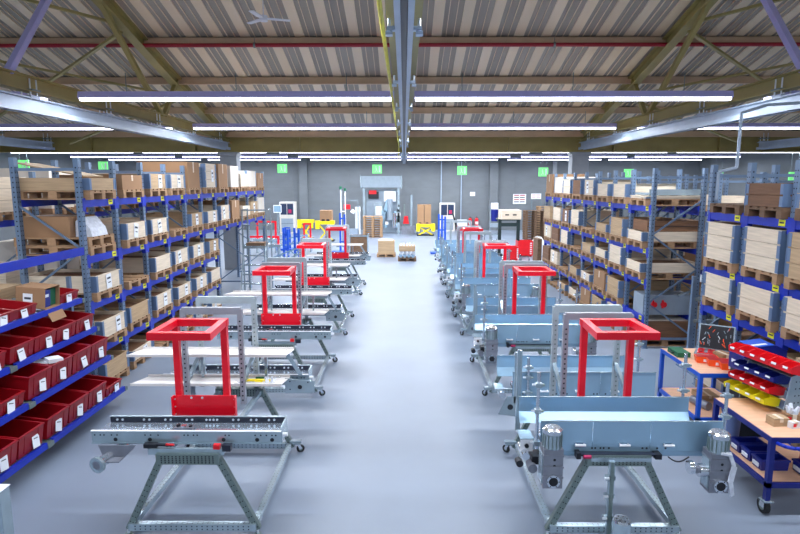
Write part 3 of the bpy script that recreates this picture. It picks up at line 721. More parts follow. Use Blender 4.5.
def plate_unit(Y0,label,near=False,red=True):
    r=empty('conveyor_trolley',(2.03,Y0,0)); trolley_base(r,1.72)
    def guides(y,x0,x1,idx):
        # front plate with folded lower lip, then the taller rear plate
        m=MB(); xs=[x0,x0+.5,x0+1.05,x1]
        for a,b in zip(xs,xs[1:]):
            m.bb(a+.002,b-.002,y,y+.006,.86,1.16,'steel_blue'); m.bb(a+.002,b-.002,y-.012,y+.006,1.16,1.166,'zinc')
        m.prism([(y,.86),(y+.006,.86),(y+.03,.80),(y+.024,.80)],'x',x0,x1,'steel_blue')
        m.dots([(x0+q,y,.89) for q in (.1,.13,.5,.53,.58,.61,.66,.98,1.02,1.12,1.2)],(0,-1,0),.011)
        o=ob('front_guide_plate',m,r)
        for q in (.38,.80,1.22):
            h=MB(); h.tube((x0+q-.05,y-.03,.93),(x0+q+.05,y-.03,.93),.012,'white',8); h.bb(x0+q-.045,x0+q-.035,y-.03,y,.92,.94,'white'); h.bb(x0+q+.035,x0+q+.045,y-.03,y,.92,.94,'white'); ob('plate_handle',h,o)
        yb=y+.42
        m=MB(); m.bb(x0-.12,x1-.12,yb,yb+.006,1.08,1.235,'steel_blue'); m.bb(x0-.12,x1-.12,yb-.012,yb+.006,1.235,1.241,'zinc')
        m.prism([(yb,1.08),(yb+.006,1.08),(yb-.05,.98),(yb-.056,.98)],'x',x0-.12,x1-.12,'steel_blue')
        m.dots([(x0+q,yb-.052,.99) for q in (.4,.42,.8,.82,1.2,1.22)],(0,-1,0),.016)
        for q in (.2,.75,1.3): m.bb(x0+q,x0+q+.02,yb+.006,yb+.04,.9,1.2,'zinc')
        ob('rear_guide_plate',m,r)
        m=MB(); m.bb(x0+.05,x1-.1,y+.07,y+.36,.90,.92,'zinc_bed'); m.bb(x0+.05,x1-.1,y+.05,y+.38,.86,.8995,'rail_black'); ob('bed_plate',m,r)
    guides(.05,-.73,1.0,0); guides(1.45,-.73,.98,1)
    m=MB(); m.bb(-.36,.34,-.035,.0,.862,.866,'rail_black'); m.bb(-.36,.34,-.02,.04,.84,.862,'rail_black'); m.bb(-.27,.30,-.05,-.01,.80,.839,'zinc'); m.bb(-.40,-.36,-.04,.04,.82,.88,'black'); m.bb(.34,.40,-.04,.04,.82,.87,'black'); m.tube((-.34,-.05,.85),(-.27,-.05,.85),.018,'magenta',8); ob('support_rail',m,r)
    gearmotor(r,-.66,-.12,.83,1.0); g=gearmotor(r,.87,-.12,.79,1.0,-1)
    if near:
        m=MB(); P=[(.93,-.20,.97),(.98,-.21,.84),(.95,-.22,.70),(.99,-.2,.55)]
        for (a,b),wd in zip(zip(P,P[1:]),(.035,.06,.045)): m.bar(a,b,wd,.012,'film',(.3,-1,0))
        m.bar((.85,-.2,.97),(.94,-.22,.96),.05,.02,'film'); ob('white_rag',m,r)
        m=MB(); pts=[(.30+.02*k,-.03,.86-.06*math.sin(k/9*3.14)) for k in range(10)]; m.path([(.46+.022*k,-.03,.845-.05*math.sin(k/9*3.14)) for k in range(10)],.007,'black',6); ob('motor_cable',m,r)
        m=MB(); m.bb(-.135,-.085,-.17,-.13,.05,.86,'zinc'); m.bb(-.125,-.095,-.176,-.17,.05,.86,'zinc_dark')
        for z in (.30,.52,.70): m.bb(-.165,-.075,-.17,-.13,z-.02,z+.02,'zinc'); m.tube((-.175,-.17,z),(-.135,-.17,z),.014,'bolt',8)
        m.bb(-.2,.02,-.4,-.08,.02,.05,'zinc'); ob('front_post',m,r)
        m=MB(); m.tube((-.06,-.33,.16),(-.06,-.33,.38),.08,'zinc',20); m.tube((-.06,-.33,.38),(-.06,-.33,.40),.08,'chrome',20,r2=.07)
        m.dots([(-.06+.045*math.cos(k),-.33+.045*math.sin(k),.40) for k in range(6)],(0,0,1),.008); m.bb(-.12,.0,-.39,-.27,.05,.16,'cast'); ob('floor_motor',m,r)
    clamp_post(r,-.75,.10,.86,1.62); clamp_post(r,1.04,.10,.86,1.52); clamp_post(r,.84,.52,.9,1.68)
    m=MB(); m.bb(-.875,-.85,.50,.52,.86,1.72,'zinc'); m.bb(-.85,-.83,.48,.52,.86,1.72,'zinc'); ob('corner_post',m,r)
    # drive bracket on the aisle side
    m=MB(); m.bb(-.90,-.77,.12,.32,.94,.95,'zinc'); m.bb(-.90,-.78,.12,.125,.82,.94,'white'); m.tube((-.84,.1,.88),(-.84,.12,.88),.02,'hole',10); m.tube((-.86,.05,.80),(-.86,.30,.80),.04,'chrome',14); m.tube((-.92,.02,.74),(-.92,.10,.74),.035,'black',12); m.tube((-.80,.0,.70),(-.80,.12,.70),.045,'cast',14); m.bb(-.80,-.70,.05,.2,.72,.80,'black')
    ob('drive_bracket',m,r)
    m=MB(); m.prism([(-.90,.66),(-.62,.62),(-.56,.88),(-.80,.88)],'y',1.38,1.39,'zinc'); m.dots([(-.76,1.38,.75)],(0,-1,0),.035,'hole',12); m.bb(-.93,-.82,1.45,1.65,.92,.95,'zinc'); m.tube((-.86,1.36,.9),(-.86,1.6,.9),.04,'chrome',12); ob('end_bracket',m,r)
    clamp_post(r,-.55,1.42,.86,1.35); clamp_post(r,.95,1.9,.86,1.5)
    m=MB(); m.bb(-.72,-.69,1.38,1.41,.8,1.42,'zinc'); ob('corner_post',m,r)
    if red:
        red_frame(r,-.18,.30,.60,.10,-.20,.32,plate=False,ztop=1.98)
        portal(r,-.29,.40,.88,2.0,'portal_a'); portal(r,-.30,.42,1.26,2.0,'portal_b',.06); side_braces(r,-.3,.41,.88,1.26)
    else:
        portal(r,-.30,.42,1.26,2.0,'portal_b',.06)
    tag(r,label,'conveyor trolley','assembly trolleys of the row beside the carts')
plate_unit(5.05,'blue-steel conveyor trolley with red lifting frame and white rag, nearest of its row',near=True)
plate_unit(8.70,'blue-steel conveyor trolley with red lifting frame, second in the row before the carts')
plate_unit(12.35,'blue-steel conveyor trolley with red lifting frame, third in the row before the carts')
plate_unit(16.95,'blue-steel conveyor trolley with red lifting frame, fourth in the row before the carts')
plate_unit(14.75,'blue-steel conveyor trolley without red frame, between third and fourth red frames',red=False)
plate_unit(19.6,'blue-steel conveyor trolley without red frame, behind the fourth red frame',red=False)

# tools lying on the nearest pale tray
Yt=5.05+1.5
def small(name,m,loc,label,cat,rz=0,grp=None): o=ob(name,m,None,loc,rz); return tag(o,label,cat,grp)
small('screwdriver',MB().tube((0,0,.015),(.14,0,.015),.014,'green',10).tube((.14,0,.015),(.30,0,.015),.005,'chrome',8),(-1.80,Yt+.03,1.036),'screwdriver with green handle lying on the nearest pale tray','screwdriver',.1)
small('spirit_level',MB().bb(0,.34,-.015,.015,0,.03,'machine_yellow'),(-1.92,Yt-.05,1.036),'yellow bar tool lying on the nearest pale tray','tool',-.03)
small('wrench',MB().bb(0,.2,-.008,.008,0,.008,'chrome').ring((0,0,.004),(0,0,1),.022,.01,.008,'chrome',12).ring((.2,0,.004),(0,0,1),.022,.01,.008,'chrome',12),(-2.0,Yt-.10,1.036),'chrome ring wrench lying on the nearest pale tray','wrench',.2)
m=MB()
for k in range(7): m.tube((.02*k-.06,.03*math.sin(k*2),0.0),(.02*k-.06+.02*math.cos(k),.03*math.cos(k*2),.06+.02*math.sin(k*3)),.022,'film',8,r2=.008)
small('plastic_bag',m,(-1.62,Yt-.06,1.036),'small crumpled clear plastic bag on the nearest pale tray','bag')

# grey post cut by the frame edge
r=empty('steel_post',(-2.90,3.75,0)); ob('post',MB().bb(-.1,0,0,.1,.012,1.2,'zinc').bb(-.105,.005,-.005,.105,1.2,1.206,'white').dots([(-.05,0,.15+.08*k) for k in range(13)],(0,-1,0),.012),r)
ob('foot_plate',MB().bb(-.15,.05,-.05,.15,0,.012,'zinc'),r); tag(r,'pale grey steel post in the near corner before the red bins','post')

# ------------------------------------------------------------------ workbench carts
def cart(x0,x1,y0,y1,zt,zl,frame,label,wheels=True,handle=True):
    r=empty('workbench_cart',(x0,y0,0)); w=x1-x0; d=y1-y0
    ob('wooden_top',MB().bb(0.01,w-.01,.01,d-.01,zt-.022,zt,'beech'),r)
    ob('lower_shelf',MB().bb(0.03,w-.03,.03,d-.03,zl-.02,zl,'beech'),r)
    m=MB()
    for z in (zt-.05,zl-.05):
        m=MB(); m.bb(0,w,0,.03,z-.01,z+.045,frame); m.bb(0,w,d-.03,d,z-.01,z+.045,frame); m.bb(0,.03,.03,d-.03,z-.01,z+.045,frame); m.bb(w-.03,w,.03,d-.03,z-.01,z+.045,frame); ob('rim_frame',m,r)
    zb=.16 if wheels else 0
    for x in (0,w-.05):
        for y in (0,d-.05):
            ob('leg',MB().bb(x,x+.05,y,y+.05,zb,zt-.06,frame),r)
            if wheels:
                cx,cy=x+.025,y+.025; f=MB().bb(cx-.05,cx+.05,cy-.05,cy+.05,.15,.16,'zinc').bb(cx-.032,cx-.026,cy-.02,cy+.05,.07,.15,'chrome').bb(cx+.026,cx+.032,cy-.02,cy+.05,.07,.15,'chrome')
                o=ob('caster',f,r); ob('wheel',MB().tube((cx-.022,cy+.03,.08),(cx+.022,cy+.03,.08),.08,'rubber',20).tube((cx-.024,cy+.03,.08),(cx+.024,cy+.03,.08),.045,'zinc_dark',16),o)
    if handle: ob('push_handle',MB().path([(.06,0,zt-.06),(.08,-.10,zt-.05),(.14,-.14,zt-.05),(w-.14,-.14,zt-.05),(w-.08,-.10,zt-.05),(w-.06,0,zt-.06)],.018,'beam_blue',10),r)
    tag(r,label,'cart'); return r
cart(3.72,4.55,5.42,6.50,.85,.36,'frame_blue','near blue workbench cart with wooden top carrying the stepped colour bins')
cart(4.00,4.88,7.36,8.55,.85,.22,'frame_blue_bright','far blue workbench cart with wooden top carrying the open black tool case',wheels=False,handle=False)

# stepped picking bins on the near cart
SO=Vector((4.20,5.92,.85)); TH=math.radians(11.5)
def sloc(x,y,z): return (SO.x+x*math.cos(TH)-y*math.sin(TH),SO.y+x*math.sin(TH)+y*math.cos(TH),SO.z+z)
r=empty('bin_stand',SO,TH)
for yy in (.0,.60):
    m=MB(); m.prism([(-.06,0),(.30,0),(.26,.38),(.14,.50),(.02,.46)],'y',yy,yy+.012,'zinc'); m.dots([(.08+.05*a,yy,.08+.08*b) for a in range(3) for b in range(5)],(0,-1,0),.010); ob('side_panel',m,r)
for k in range(4): ob('shelf_bar',MB().bb(.06-.02*(3-k),.24,.012,.72,.062+.125*k,.067+.125*k,'zinc'),r)
tag(r,'perforated steel stand holding rows of colour picking bins on near cart','stand')
def pick_bin_mesh(mt,w,d=.20,h=.085):
    m=MB(); t=.004; w2=w/2
    m.bb(0,d,-w2,w2,0,t,mt); m.bb(d-t,d,-w2,w2,t,h,mt)
    for s in (-1,1): m.prism([(0,t),(d-t,t),(d-t,h),(.07,h),(-.02,h*.55),(-.02,h*.45)],'y',min(s*w2,s*(w2-t)),max(s*w2,s*(w2-t)),mt)
    m.prism([(0,t),(-.022,h*.5),(-.018,h*.5),(.004,t)],'y',-w2+t,w2-t,mt)
    m.bb(-.028,-.024,-.03,.03,h*.3,h*.5,'paper')
    for q in range(3): m.bb(.03+.04*q,.055+.04*q,-.02,.01,t,t+.02,'cast')
    return m.mesh('picking_bin')
rows=[('bin_yellow','yellow',.07,4,.14),('bin_bright','red',.195,4,.14),('bin_blue','dark blue',.32,4,.14),('bin_bright','bright red',.445,6,.0)]
nmr=['lowest row','second row up','third row up','top row']
for ri,(mt,cn,z,n,off) in enumerate(rows):
    pm=pick_bin_mesh(mt,.145,.27 if ri==3 else .20,.12 if ri==3 else .10)
    for k in range(n):
        o=ob('picking_bin',pm,None,sloc(.02-.05*(3-ri)-(.07 if ri==3 else .03),.08+off+.15*k-(.06 if ri==3 else 0),z+(.07 if ri==3 else .03)),rot=(0,math.radians(14),TH))
        tag(o,'%s picking bin, %s of cart stand, %s from near end'%(cn,nmr[ri],ORD[k]),'bin','picking bins on the near cart')

def carton(x,y,z,w,d,h,mt,label,rz=0,name='small_box',extra=None):
    m=MB(); m.bb(-w/2,w/2,-d/2,d/2,0,h,mt); m.bb(-.02,.02,-d/2-.0008,d/2+.0008,h*.5,h+.0008,'pine')
    if extra: m.bb(-w/2+.01,-w/2+.05,-d/2-.002,-d/2,h*.3,h*.8,extra)
    return tag(ob(name,m,None,(x,y,z),rz),label,'box')
carton(3.98,5.74,.85,.17,.12,.09,'pine_tan','small tan carton standing on near cart in front of the stand',.1)
carton(4.16,5.78,.85,.16,.12,.11,'carton','small brown carton with red mark on near cart',-.2,extra='bin_bright')
carton(4.10,5.66,.85,.10,.06,.07,'white','small white carton on near cart between brown ones',.3,extra='bin_bright')
carton(4.36,5.70,.85,.14,.14,.11,'carton','small plain brown carton at the far side of near cart',0)
m=MB(); 
for k in range(9): m.tube((.03*math.cos(k*1.3),.03*math.sin(k*1.3),0),(.06*math.cos(k*1.3),.06*math.sin(k*1.3),.07+.02*math.sin(k*2.2)),.025,'film',8,r2=.01)
small('plastic_bag',m,(4.16,5.78,.965),'clear plastic bag of parts on brown carton on near cart','bag')
m=MB(); m.tube((0,0,0),(0,0,.06),.05,'film',18).tube((0,0,.06),(0,0,.068),.053,'white',18); small('round_tub',m,(4.30,5.56,.85),'round clear plastic tub on near cart beside cartons','tub')
# lower shelf bins
lb=MB(); lb2=bin_mesh(.17,.30,.12,'bin_blue'); lb2.bb(.0,.012,-.05,.05,.03,.07,'paper'); lb2=lb2.mesh('storage_bin')
for k in range(3):
    o=ob('storage_bin',lb2,None,(3.80+.0,5.74+.2*k,.362),math.pi); tag(o,'dark blue open bin on lower shelf of near cart, %s from its near leg'%ORD[k],'bin','dark blue bins on the cart shelf')
o=ob('storage_bin',lb2,None,(4.16,5.62,.362),math.pi); tag(o,'dark blue open bin deeper on lower shelf of near cart','bin','dark blue bins on the cart shelf')
for k,mt in enumerate(('magenta','machine_yellow','carton')):
    m=MB(); m.bb(0,.045,0,.22,0,.20,mt).bb(.002,.043,-.001,0,.03,.07,'paper'); small('binder',m,(4.24+.05*k,5.50,.361),'%s file box standing on lower shelf of near cart'%['magenta','yellow','brown'][k],'file')
# waste bin
m=MB(); n=22
m.tube((0,0,0),(0,0,.38),.085,'plastic_grey',n,r2=.105,caps=False); m.tube((0,0,.01),(0,0,.011),.085,'plastic_grey',n); m.ring((0,0,.38),(0,0,1),.112,.09,.02,'plastic_grey',n); m.tube((0,0,.02),(0,0,.375),.08,'black',n,r2=.098,caps=False)
small('waste_bin',m,(3.87,6.36,.361),'round blue-grey plastic bin standing on lower shelf of near cart','waste bin')

# things on the far cart
r=empty('tool_case',(4.60,8.12,.85)); r.rotation_euler=(0,0,math.radians(-32)); r.scale=(.82,.82,.86)
ob('case_base',MB().bb(-.30,.28,-.22,.16,0,.07,'black').bb(-.31,.29,-.23,.17,.055,.075,'zinc'),r)
m=MB(); m.bb(-.27,.25,-.19,.13,.071,.085,'bin_bright'); 
for k in range(6): m.bb(-.24+.08*k,-.19+.08*k,-.16,.08,.085,.10,'cast' if k%2 else 'red_dark')
ob('tool_insert',m,r)
l=MB(); l.bar((0,.17,.08),(0,.27,.50),.58,.03,'zinc',(0,1,-.2)); L=ob('case_lid',l,r)
l=MB(); l.bar((0,.145,.10),(0,.243,.485),.53,.02,'black',(0,1,-.2))
rr=random.Random(4)
for k in range(26):
    a=rr.uniform(-.23,.23); t=rr.uniform(.1,.9); y=.145+(.243-.145)*t-.014; z=.10+.385*t
    l.bar((a,y,z),(a+rr.uniform(-.05,.05),y+.012,z+.05),.012,.012,rr.choice(['cast','chrome','orange','bolt','zinc']),(0,1,-.2))
ob('tool_panel',l,L)
tag(r,'open black tool case with tools in its lid on far workbench cart','tool case')
r=empty('green_case',(4.10,8.22,.85)); ob('case_body',MB().bb(-.07,.12,-.16,.16,0,.07,'green'),r); ob('handle',MB().path([(-.07,-.05,.04),(-.10,-.04,.04),(-.10,.04,.04),(-.07,.05,.04)],.008,'black'),r); tag(r,'small dark green case on far workbench cart','case')
for k in range(3):
    m=MB(); m.prism([(-.13,0),(.13,0),(.15,.09),(-.15,.09)],'y',-.07,.07,'orange'); m.bb(-.135,.135,-.06,.06,.0905,.091,'red_dark'); m.bb(-.05,.05,-.072,-.07,.02,.06,'paper')
    small('orange_tray',m,(4.34+.09*k,7.86-.155*k,.85),'orange plastic parts tray on far cart, %s from the tool case'%ORD[k],'tray',-.25,'orange trays on the far cart')
carton(4.62,7.95,.85,.16,.2,.11,'carton','small brown carton on far cart beside orange trays',.2)
r=empty('blue_toolbox',(4.62,7.12,.0)); r.scale=(1,1,1.15)
o=ob('box_body',MB().prism([(-.30,.86),(.24,.86),(.24,1.12),(.1,1.18),(-.24,1.14),(-.30,1.05)],'y',-.16,.16,'frame_blue').bb(-.301,-.30,-.1,.1,.93,.97,'paper'),r); ob('stand_leg',MB().bb(-.28,.22,-.14,.14,0,.86,'black'),r)
ob('lid_stripe',MB().bar((-.20,0,1.155),(.08,0,1.185),.3,.004,'frame_blue_bright').bar((-.16,-.08,1.162),(.02,-.08,1.18),.05,.006,'white'),r)
tag(r,'dark blue machine case with light stripes on black stand beside far cart','case')
small('post_guard',MB().bb(-.04,.04,-.04,.04,0,1.30,'pine_tan').bb(-.10,-.045,-.04,.04,0,1.25,'frame_blue_bright'),(4.80,6.62,0),'blue and tan upright guard post between the carts and near rack','post')
# things on the far cart's low shelf
m=MB(); m.tube((0,-.15,.06),(0,.15,.06),.06,'cast',14); small('cable_reel',m,(4.25,7.75,.221),'grey roll lying on low shelf of far workbench cart','roll',.3)
carton(4.5,8.1,.221,.25,.3,.08,'pine_tan','tan box on low shelf of far workbench cart')

# ------------------------------------------------------------------ far end of the hall
def span(x0,x1,yt,yb,D):
    """world x range and heights of something whose outline spans these pixels at depth D"""
    a,zt=at(x0,yt,D); b,_=at(x1,yt,D); _,zb=at(x0,yb,D); return a,b,max(0,zb),zt
# roller door machine
D=38.0; a,b,_,zt=span(361,401,176,232,D)
r=empty('door_machine',(a,D,0)); w=b-a
ob('roller_housing',MB().bb(0,w,-.1,.7,zt-.75,zt,'machine_grey').bb(-.06,0,-.14,.74,zt-.85,zt+.05,'zinc').bb(w,w+.06,-.14,.74,zt-.85,zt+.05,'zinc'),r)
for x in (.1,w-.25): ob('door_post',MB().bb(x,x+.15,0,.15,0,zt-.751,'zinc'),r)
m=MB(); m.bb(.3,w-.3,.5,.6,.05,zt-.9,'machine_grey'); m.bb(.45,1.15,.3,.5,zt-1.5,zt-1.05,'black'); m.bb(.5,1.0,.25,.3,zt-1.2,zt-.95,'bin_bright'); m.bb(1.5,2.3,.2,.45,zt-1.7,zt-1.0,'white'); ob('control_box',m,r)
m=MB(); m.bb(.85,1.45,.1,.14,zt-3.0,zt-1.75,'zinc'); m.bb(.95,1.35,.09,.1,zt-2.6,zt-2.0,'white'); ob('notice_panel',m,r)
m=MB(); rr=random.Random(2)
m.bar((1.35,.2,.6),(1.75,.2,zt-1.6),.22,.2,'steel_blue'); m.tube((1.9,.2,.9),(1.9,.2,2.3),.2,'machine_grey'); m.tube((2.2,.1,.4),(2.2,.1,1.4),.16,'chrome'); 
for k in range(14): x=rr.uniform(1.3,2.5); z=rr.uniform(.1,1.9); m.bb(x,x+rr.uniform(.1,.3),0,.2,z,z+rr.uniform(.08,.3),rr.choice(['zinc','cast','white','zinc_dark','steel_blue']))
ob('drive_unit',m,r)
tag(r,'tall grey roller door machine standing against the back wall','machine')
# post mast machine beside it
a,b,_,zt=span(403,414,195,232,37.5); r=empty('mast_machine',(a,37.5,0))
m=MB(); m.bb(.5,.62,0,.12,0,zt,'zinc'); m.bb(.05,.13,0,.1,0,zt-.6,'zinc_dark'); m.bb(-.1,.8,-.1,.3,0,.55,'cast'); ob('mast',m,r); ob('red_hopper',MB().prism([(0,.7),(.4,.7),(.32,1.2),(.08,1.2)],'y',-.05,.2,'bin_bright'),r); ob('side_guard',MB().bb(.9,.98,0,.1,0,2.0,'zinc').bb(.98,1.2,.0,.05,.1,1.9,'machine_grey'),r)
tag(r,'grey mast machine with red hopper next to roller door machine','machine')
def stack(px0,px1,D,n,label,grp,wood='pallet_wood',rz=math.pi/2,z0=0):
    a,_=at(px0,236,D); b,_=at(px1,236,D); cx=(a+b)/2
    for k in range(n):
        o=ob('pallet',pallet_mesh(wood),None,(cx-.6+random.uniform(-.02,.02),D,z0+k*.146)); o.rotation_euler=(0,0,0)
        tag(o,label%ORD[k] if '%' in label else label,'pallet',grp)
stack(363,383,35.6,9,'bare wooden pallet, %s from floor in tall stack before roller door machine','pallets stacked before the roller door machine')
# boxed goods in the aisle end
D=26.2; a,b,_,zt=span(378,395,240,256,D); cx=(a+b)/2
o=ob('pallet',pallet_mesh(),None,(cx-.02-.42,D,0)); o.rotation_euler=(0,0,0); o.scale=(.72,1,1); tag(o,'small pallet under the tan box at far end of aisle','pallet')
m=MB(); m.bb(a+.02,b-.02,D-.36,D+.36,.1445,.74,'pine_tan'); m.bb(a+.04,b-.1,D-.34,D+.3,.74,.78,'pine'); tag(ob('tan_box',m),'plain tan box on pallet at far end of central aisle','box')
D=24.8; a,b,_,zt=span(398,416,238,260,D); cx=(a+b)/2
o=ob('pallet',pallet_mesh('pallet_old'),None,(cx-.40,D,0)); o.scale=(.67,1,1); tag(o,'dark pallet under blue-wrapped parts at far end of aisle','pallet')
m=MB()
for k in range(4):
    x=a+.12+.18*k; m.tube((x,D-.28,.22),(x,D+.3,.22),.075,'steel_blue',12); m.tube((x+.02,D-.28,.36),(x+.02,D+.3,.36),.07,'film',12)
tag(ob('wrapped_parts',m),'bundle of blue and film-wrapped tubes on dark pallet at aisle end','parts')
m=MB(); m.bb(a+.04,b-.04,D-.36,D+.36,.437,.66,'pine_tan'); 
for k in range(5): m.bb(a+.1+.13*k,a+.17+.13*k,D-.3,D-.22,.66,.80,'white')
tag(ob('crate_tray',m),'tan tray with white pieces atop the blue-wrapped parts at aisle end','tray')
# yellow lift tables
def lift(x0,x1,yt,yb,D,label):
    a,b,zb,zt=span(x0,x1,yt,yb,D); r=empty('lift_table',(a,D,0)); w=b-a
    ob('table_top',MB().bb(0,w,-.3,.5,zt-.18,zt,'machine_yellow').bb(-.05,.18,-.35,-.3,zt-.45,zt+.05,'machine_yellow').bb(w-.18,w+.05,-.35,-.3,zt-.45,zt+.05,'machine_yellow'),r)
    m=MB(); m.bar((.1,-.2,.06),(w-.1,-.2,zt-.19),.06,.08,'machine_yellow'); m.bar((w-.1,-.12,.06),(.1,-.12,zt-.19),.06,.08,'machine_yellow'); m.bb(0,w,-.25,.4,0,.07,'black'); ob('scissor_base',m,r)
    tag(r,label,'lift table'); return a,b,zt
a,b,zt=lift(417,434,224,233,36.6,'yellow lift table carrying two brown cartons beside the back wall machine')
for k in range(2):
    w=(b-a-.2)/2; m=MB(); m.bb(0,w-.03,-.25,.45,0,1.25,'carton'); m.bb(.1,.25,-.252,-.25,.05,.12,'black'); o=ob('tall_carton',m,None,(a+.02+k*w,36.6,zt+.001)); tag(o,'tall brown carton on yellow lift table, %s'%('nearer roller door machine' if k==0 else 'nearer dark-windowed machine'),'box')
a,b,zt=lift(299,313,220,236,33,'yellow lift table beside the white machine near the rack end')
a,b,zt=lift(317,334,221,236,33,'yellow lift table with a brown carton behind red lifting frames')
m=MB(); m.bb(0,.68,-.25,.4,0,.62,'carton'); 
for q in (.1,.38): m.bb(q,q+.18,-.252,-.25,.0,.12,'black')
tag(ob('carton',m,None,(a+.2,33,zt+.001)),'brown carton standing on the yellow lift table behind red frames','box')
# machines with dark windows
def dmach(x0,x1,yt,D,label):
    a,b,_,zt=span(x0,x1,yt,232,D); w=b-a; r=empty('cabinet_machine',(a,D,0))
    ob('housing',MB().bb(0,w,0,.8,0,zt,'carton_white').bb(0,.05,-.02,0,zt-1.0,zt,'white').bb(w-.05,w,-.02,0,zt-1.0,zt,'white').bb(.05,w-.05,-.02,0,zt-.06,zt,'white'),r)
    ob('window_panel',MB().bb(.08,w*.48,-.015,0,zt-.85,zt-.12,'glass_dark').bb(w*.52,w-.08,-.015,0,zt-.85,zt-.12,'glass_dark').bb(w*.6,w*.8,-.018,-.015,zt-.75,zt-.5,'magenta'),r)
    ob('drawer_panel',MB().bb(.1,w-.1,-.012,0,.1,zt-1.1,'machine_grey').bb(.1,w-.1,-.014,-.012,zt/2-.4,zt/2-.38,'ink'),r)
    tag(r,label,'machine')
dmach(440,455,203,39.8,'white cabinet machine with dark windows against the back wall behind blue masts')
dmach(279,294,202,38,'white cabinet machine with dark window beyond the end of long rack')
a,b,_,zt=span(273,281,205,232,36.5); r=empty('screen_stand',(a,36.5,0)); ob('screen',MB().bb(0,b-a,0,.06,zt-.5,zt,'white').bb(.04,b-a-.04,-.004,0,zt-.45,zt-.06,'steel_blue'),r); ob('post',MB().bb((b-a)/2-.04,(b-a)/2+.04,.06,.12,0,zt,'zinc').bb(0,b-a,-.1,.4,0,.04,'zinc'),r); tag(r,'monitor on a stand beside white machine beyond long rack','screen')
# masts
def mast(x0,x1,yt,D,label,mt='frame_blue_bright',base=True,n=2):
    a,b,_,zt=span(x0,x1,yt,250,D); w=b-a; r=empty('blue_mast',(a,D,0))
    for k in range(n): x=k*(w-.08)/(max(1,n-1)); ob('post',MB().bb(x,x+.09,0,.09,0.05,zt-.06*k,mt),r)
    m=MB(); 
    for z in (.5,1.1,zt-.3): m.bb(0,w,.02,.07,z,z+.07,mt)
    ob('cross_rail',m,r); m=MB(); m.bb(-.35,w+.1,-.3,.4,.02,.09,mt); ob('base',m,r)
    m=MB()
    for x in (-.3,w): m.tube((x-.02,-.25,.045),(x+.02,-.25,.045),.045,'rubber',12)
    ob('wheel',m,r); tag(r,label,'mast'); return r
mast(438,446,214,27.2,'bright blue twin-post mast on wheels at far end of trolley row',n=3)
mast(339,345,213,27.5,'bright blue mast behind the farthest red lifting frame beside rack',n=2)
for (x0,x1,D,l) in ((282,288,24.5,'blue post frame on wheels, nearest rack in the group beyond long rack'),(293,299,24.0,'blue post frame on wheels, nearest the aisle in the group beyond long rack'),(284,290,28.5,'blue post frame on wheels, rearmost in the group beyond long rack')): mast(x0,x1,228,D,l)
# pale truss conveyors
for q,(x0,y0,x1,y1,D) in enumerate(((262,243,308,235,25.5),(262,262,300,247,23.2))):
    a,za=at(x0,y0,D); b,zb=at(x1,y1,D); r=empty('truss_conveyor',((a+b)/2,D,0)); L=b-a
    m=MB(); m.bar((-L/2,0,za),(L/2,0,zb),.05,.06,'steel_blue'); m.bar((-L/2,0,za-.28),(L/2,0,zb-.28),.05,.06,'steel_blue')
    for k in range(8):
        t=k/8; t2=(k+1)/8; m.bar((-L/2+L*t,0,za+(zb-za)*t-(.28 if k%2 else 0)),(-L/2+L*t2,0,za+(zb-za)*t2-(0 if k%2 else .28)),.03,.04,'steel_blue')
    ob('truss',m,r); m=MB(); m.bb(-L/2+.2,-L/2+.26,-.1,.1,0,za-.28,'zinc'); m.bb(L/2-.26,L/2-.2,-.1,.1,0,zb-.28,'zinc'); ob('leg',m,r)
    tag(r,'pale blue truss conveyor beyond the long rack, %s of the two'%('farther' if q==0 else 'nearer'),'conveyor')
# signal posts behind
a,z=at(341,189,30); r=empty('signal_post',(a,30,0)); ob('post',MB().bb(-.05,.0,0,.05,0,z,'white').bb(.18,.23,0,.05,0,z-.1,'white').bb(-.05,.23,0,.05,z-1.2,z-1.15,'white').bb(-.3,.5,-.2,.3,0,.05,'zinc'),r); ob('signal_lamp',MB().tube((-.025,.02,z),(-.025,.02,z+.14),.07,'green',10).tube((.2,.02,z-.1),(.2,.02,z+.04),.07,'green',10),r); tag(r,'white twin signal post with green lamps behind the blue mast','signal post')
a,z=at(352,200,31); r=empty('glass_guard',(a,31,0)); ob('guard_frame',MB().bb(-.6,-.56,0,.04,0,z,'zinc').bb(.3,.34,0,.04,0,z,'zinc').bb(-.6,.34,0,.04,z-.04,z,'zinc').bb(-.6,.34,.0,.04,.0,.9,'machine_grey'),r)
ob('red_fitting',MB().bb(-.45,-.1,-.05,0,z-.5,z-.25,'bin_bright').tube((0,-.05,z-.7),(.1,-.05,z-.55),.12,'white',10),r); tag(r,'open grey guard frame with red fitting beside the signal post','guard')
a,b,_,zt=span(355,360,207,236,34); tag(ob('white_column',MB().bb(a,b,34,34.2,0,zt,'white')),'tall narrow white panel standing beside the pallet stack','panel')
a,b,_,zt=span(350,367,236,258,25.8)
r=empty('wire_crate',(a,25.8,0)); w=b-a; ob('side_panel',MB().bb(0,w,0,.02,.12,zt,'pallet_old').bb(0,w,.7,.72,.12,zt,'pallet_old').bb(0,w,.02,.7,.12,.14,'pallet_old'),r); ob('frame',MB().bb(-.03,.02,-.02,.74,0,zt+.03,'zinc').bb(w,w+.04,-.02,.74,0,zt+.03,'zinc').bb(0,w,-.02,0,zt-.03,zt+.03,'zinc'),r); tag(r,'brown panelled crate with grey frame beside the farthest trolley','crate')
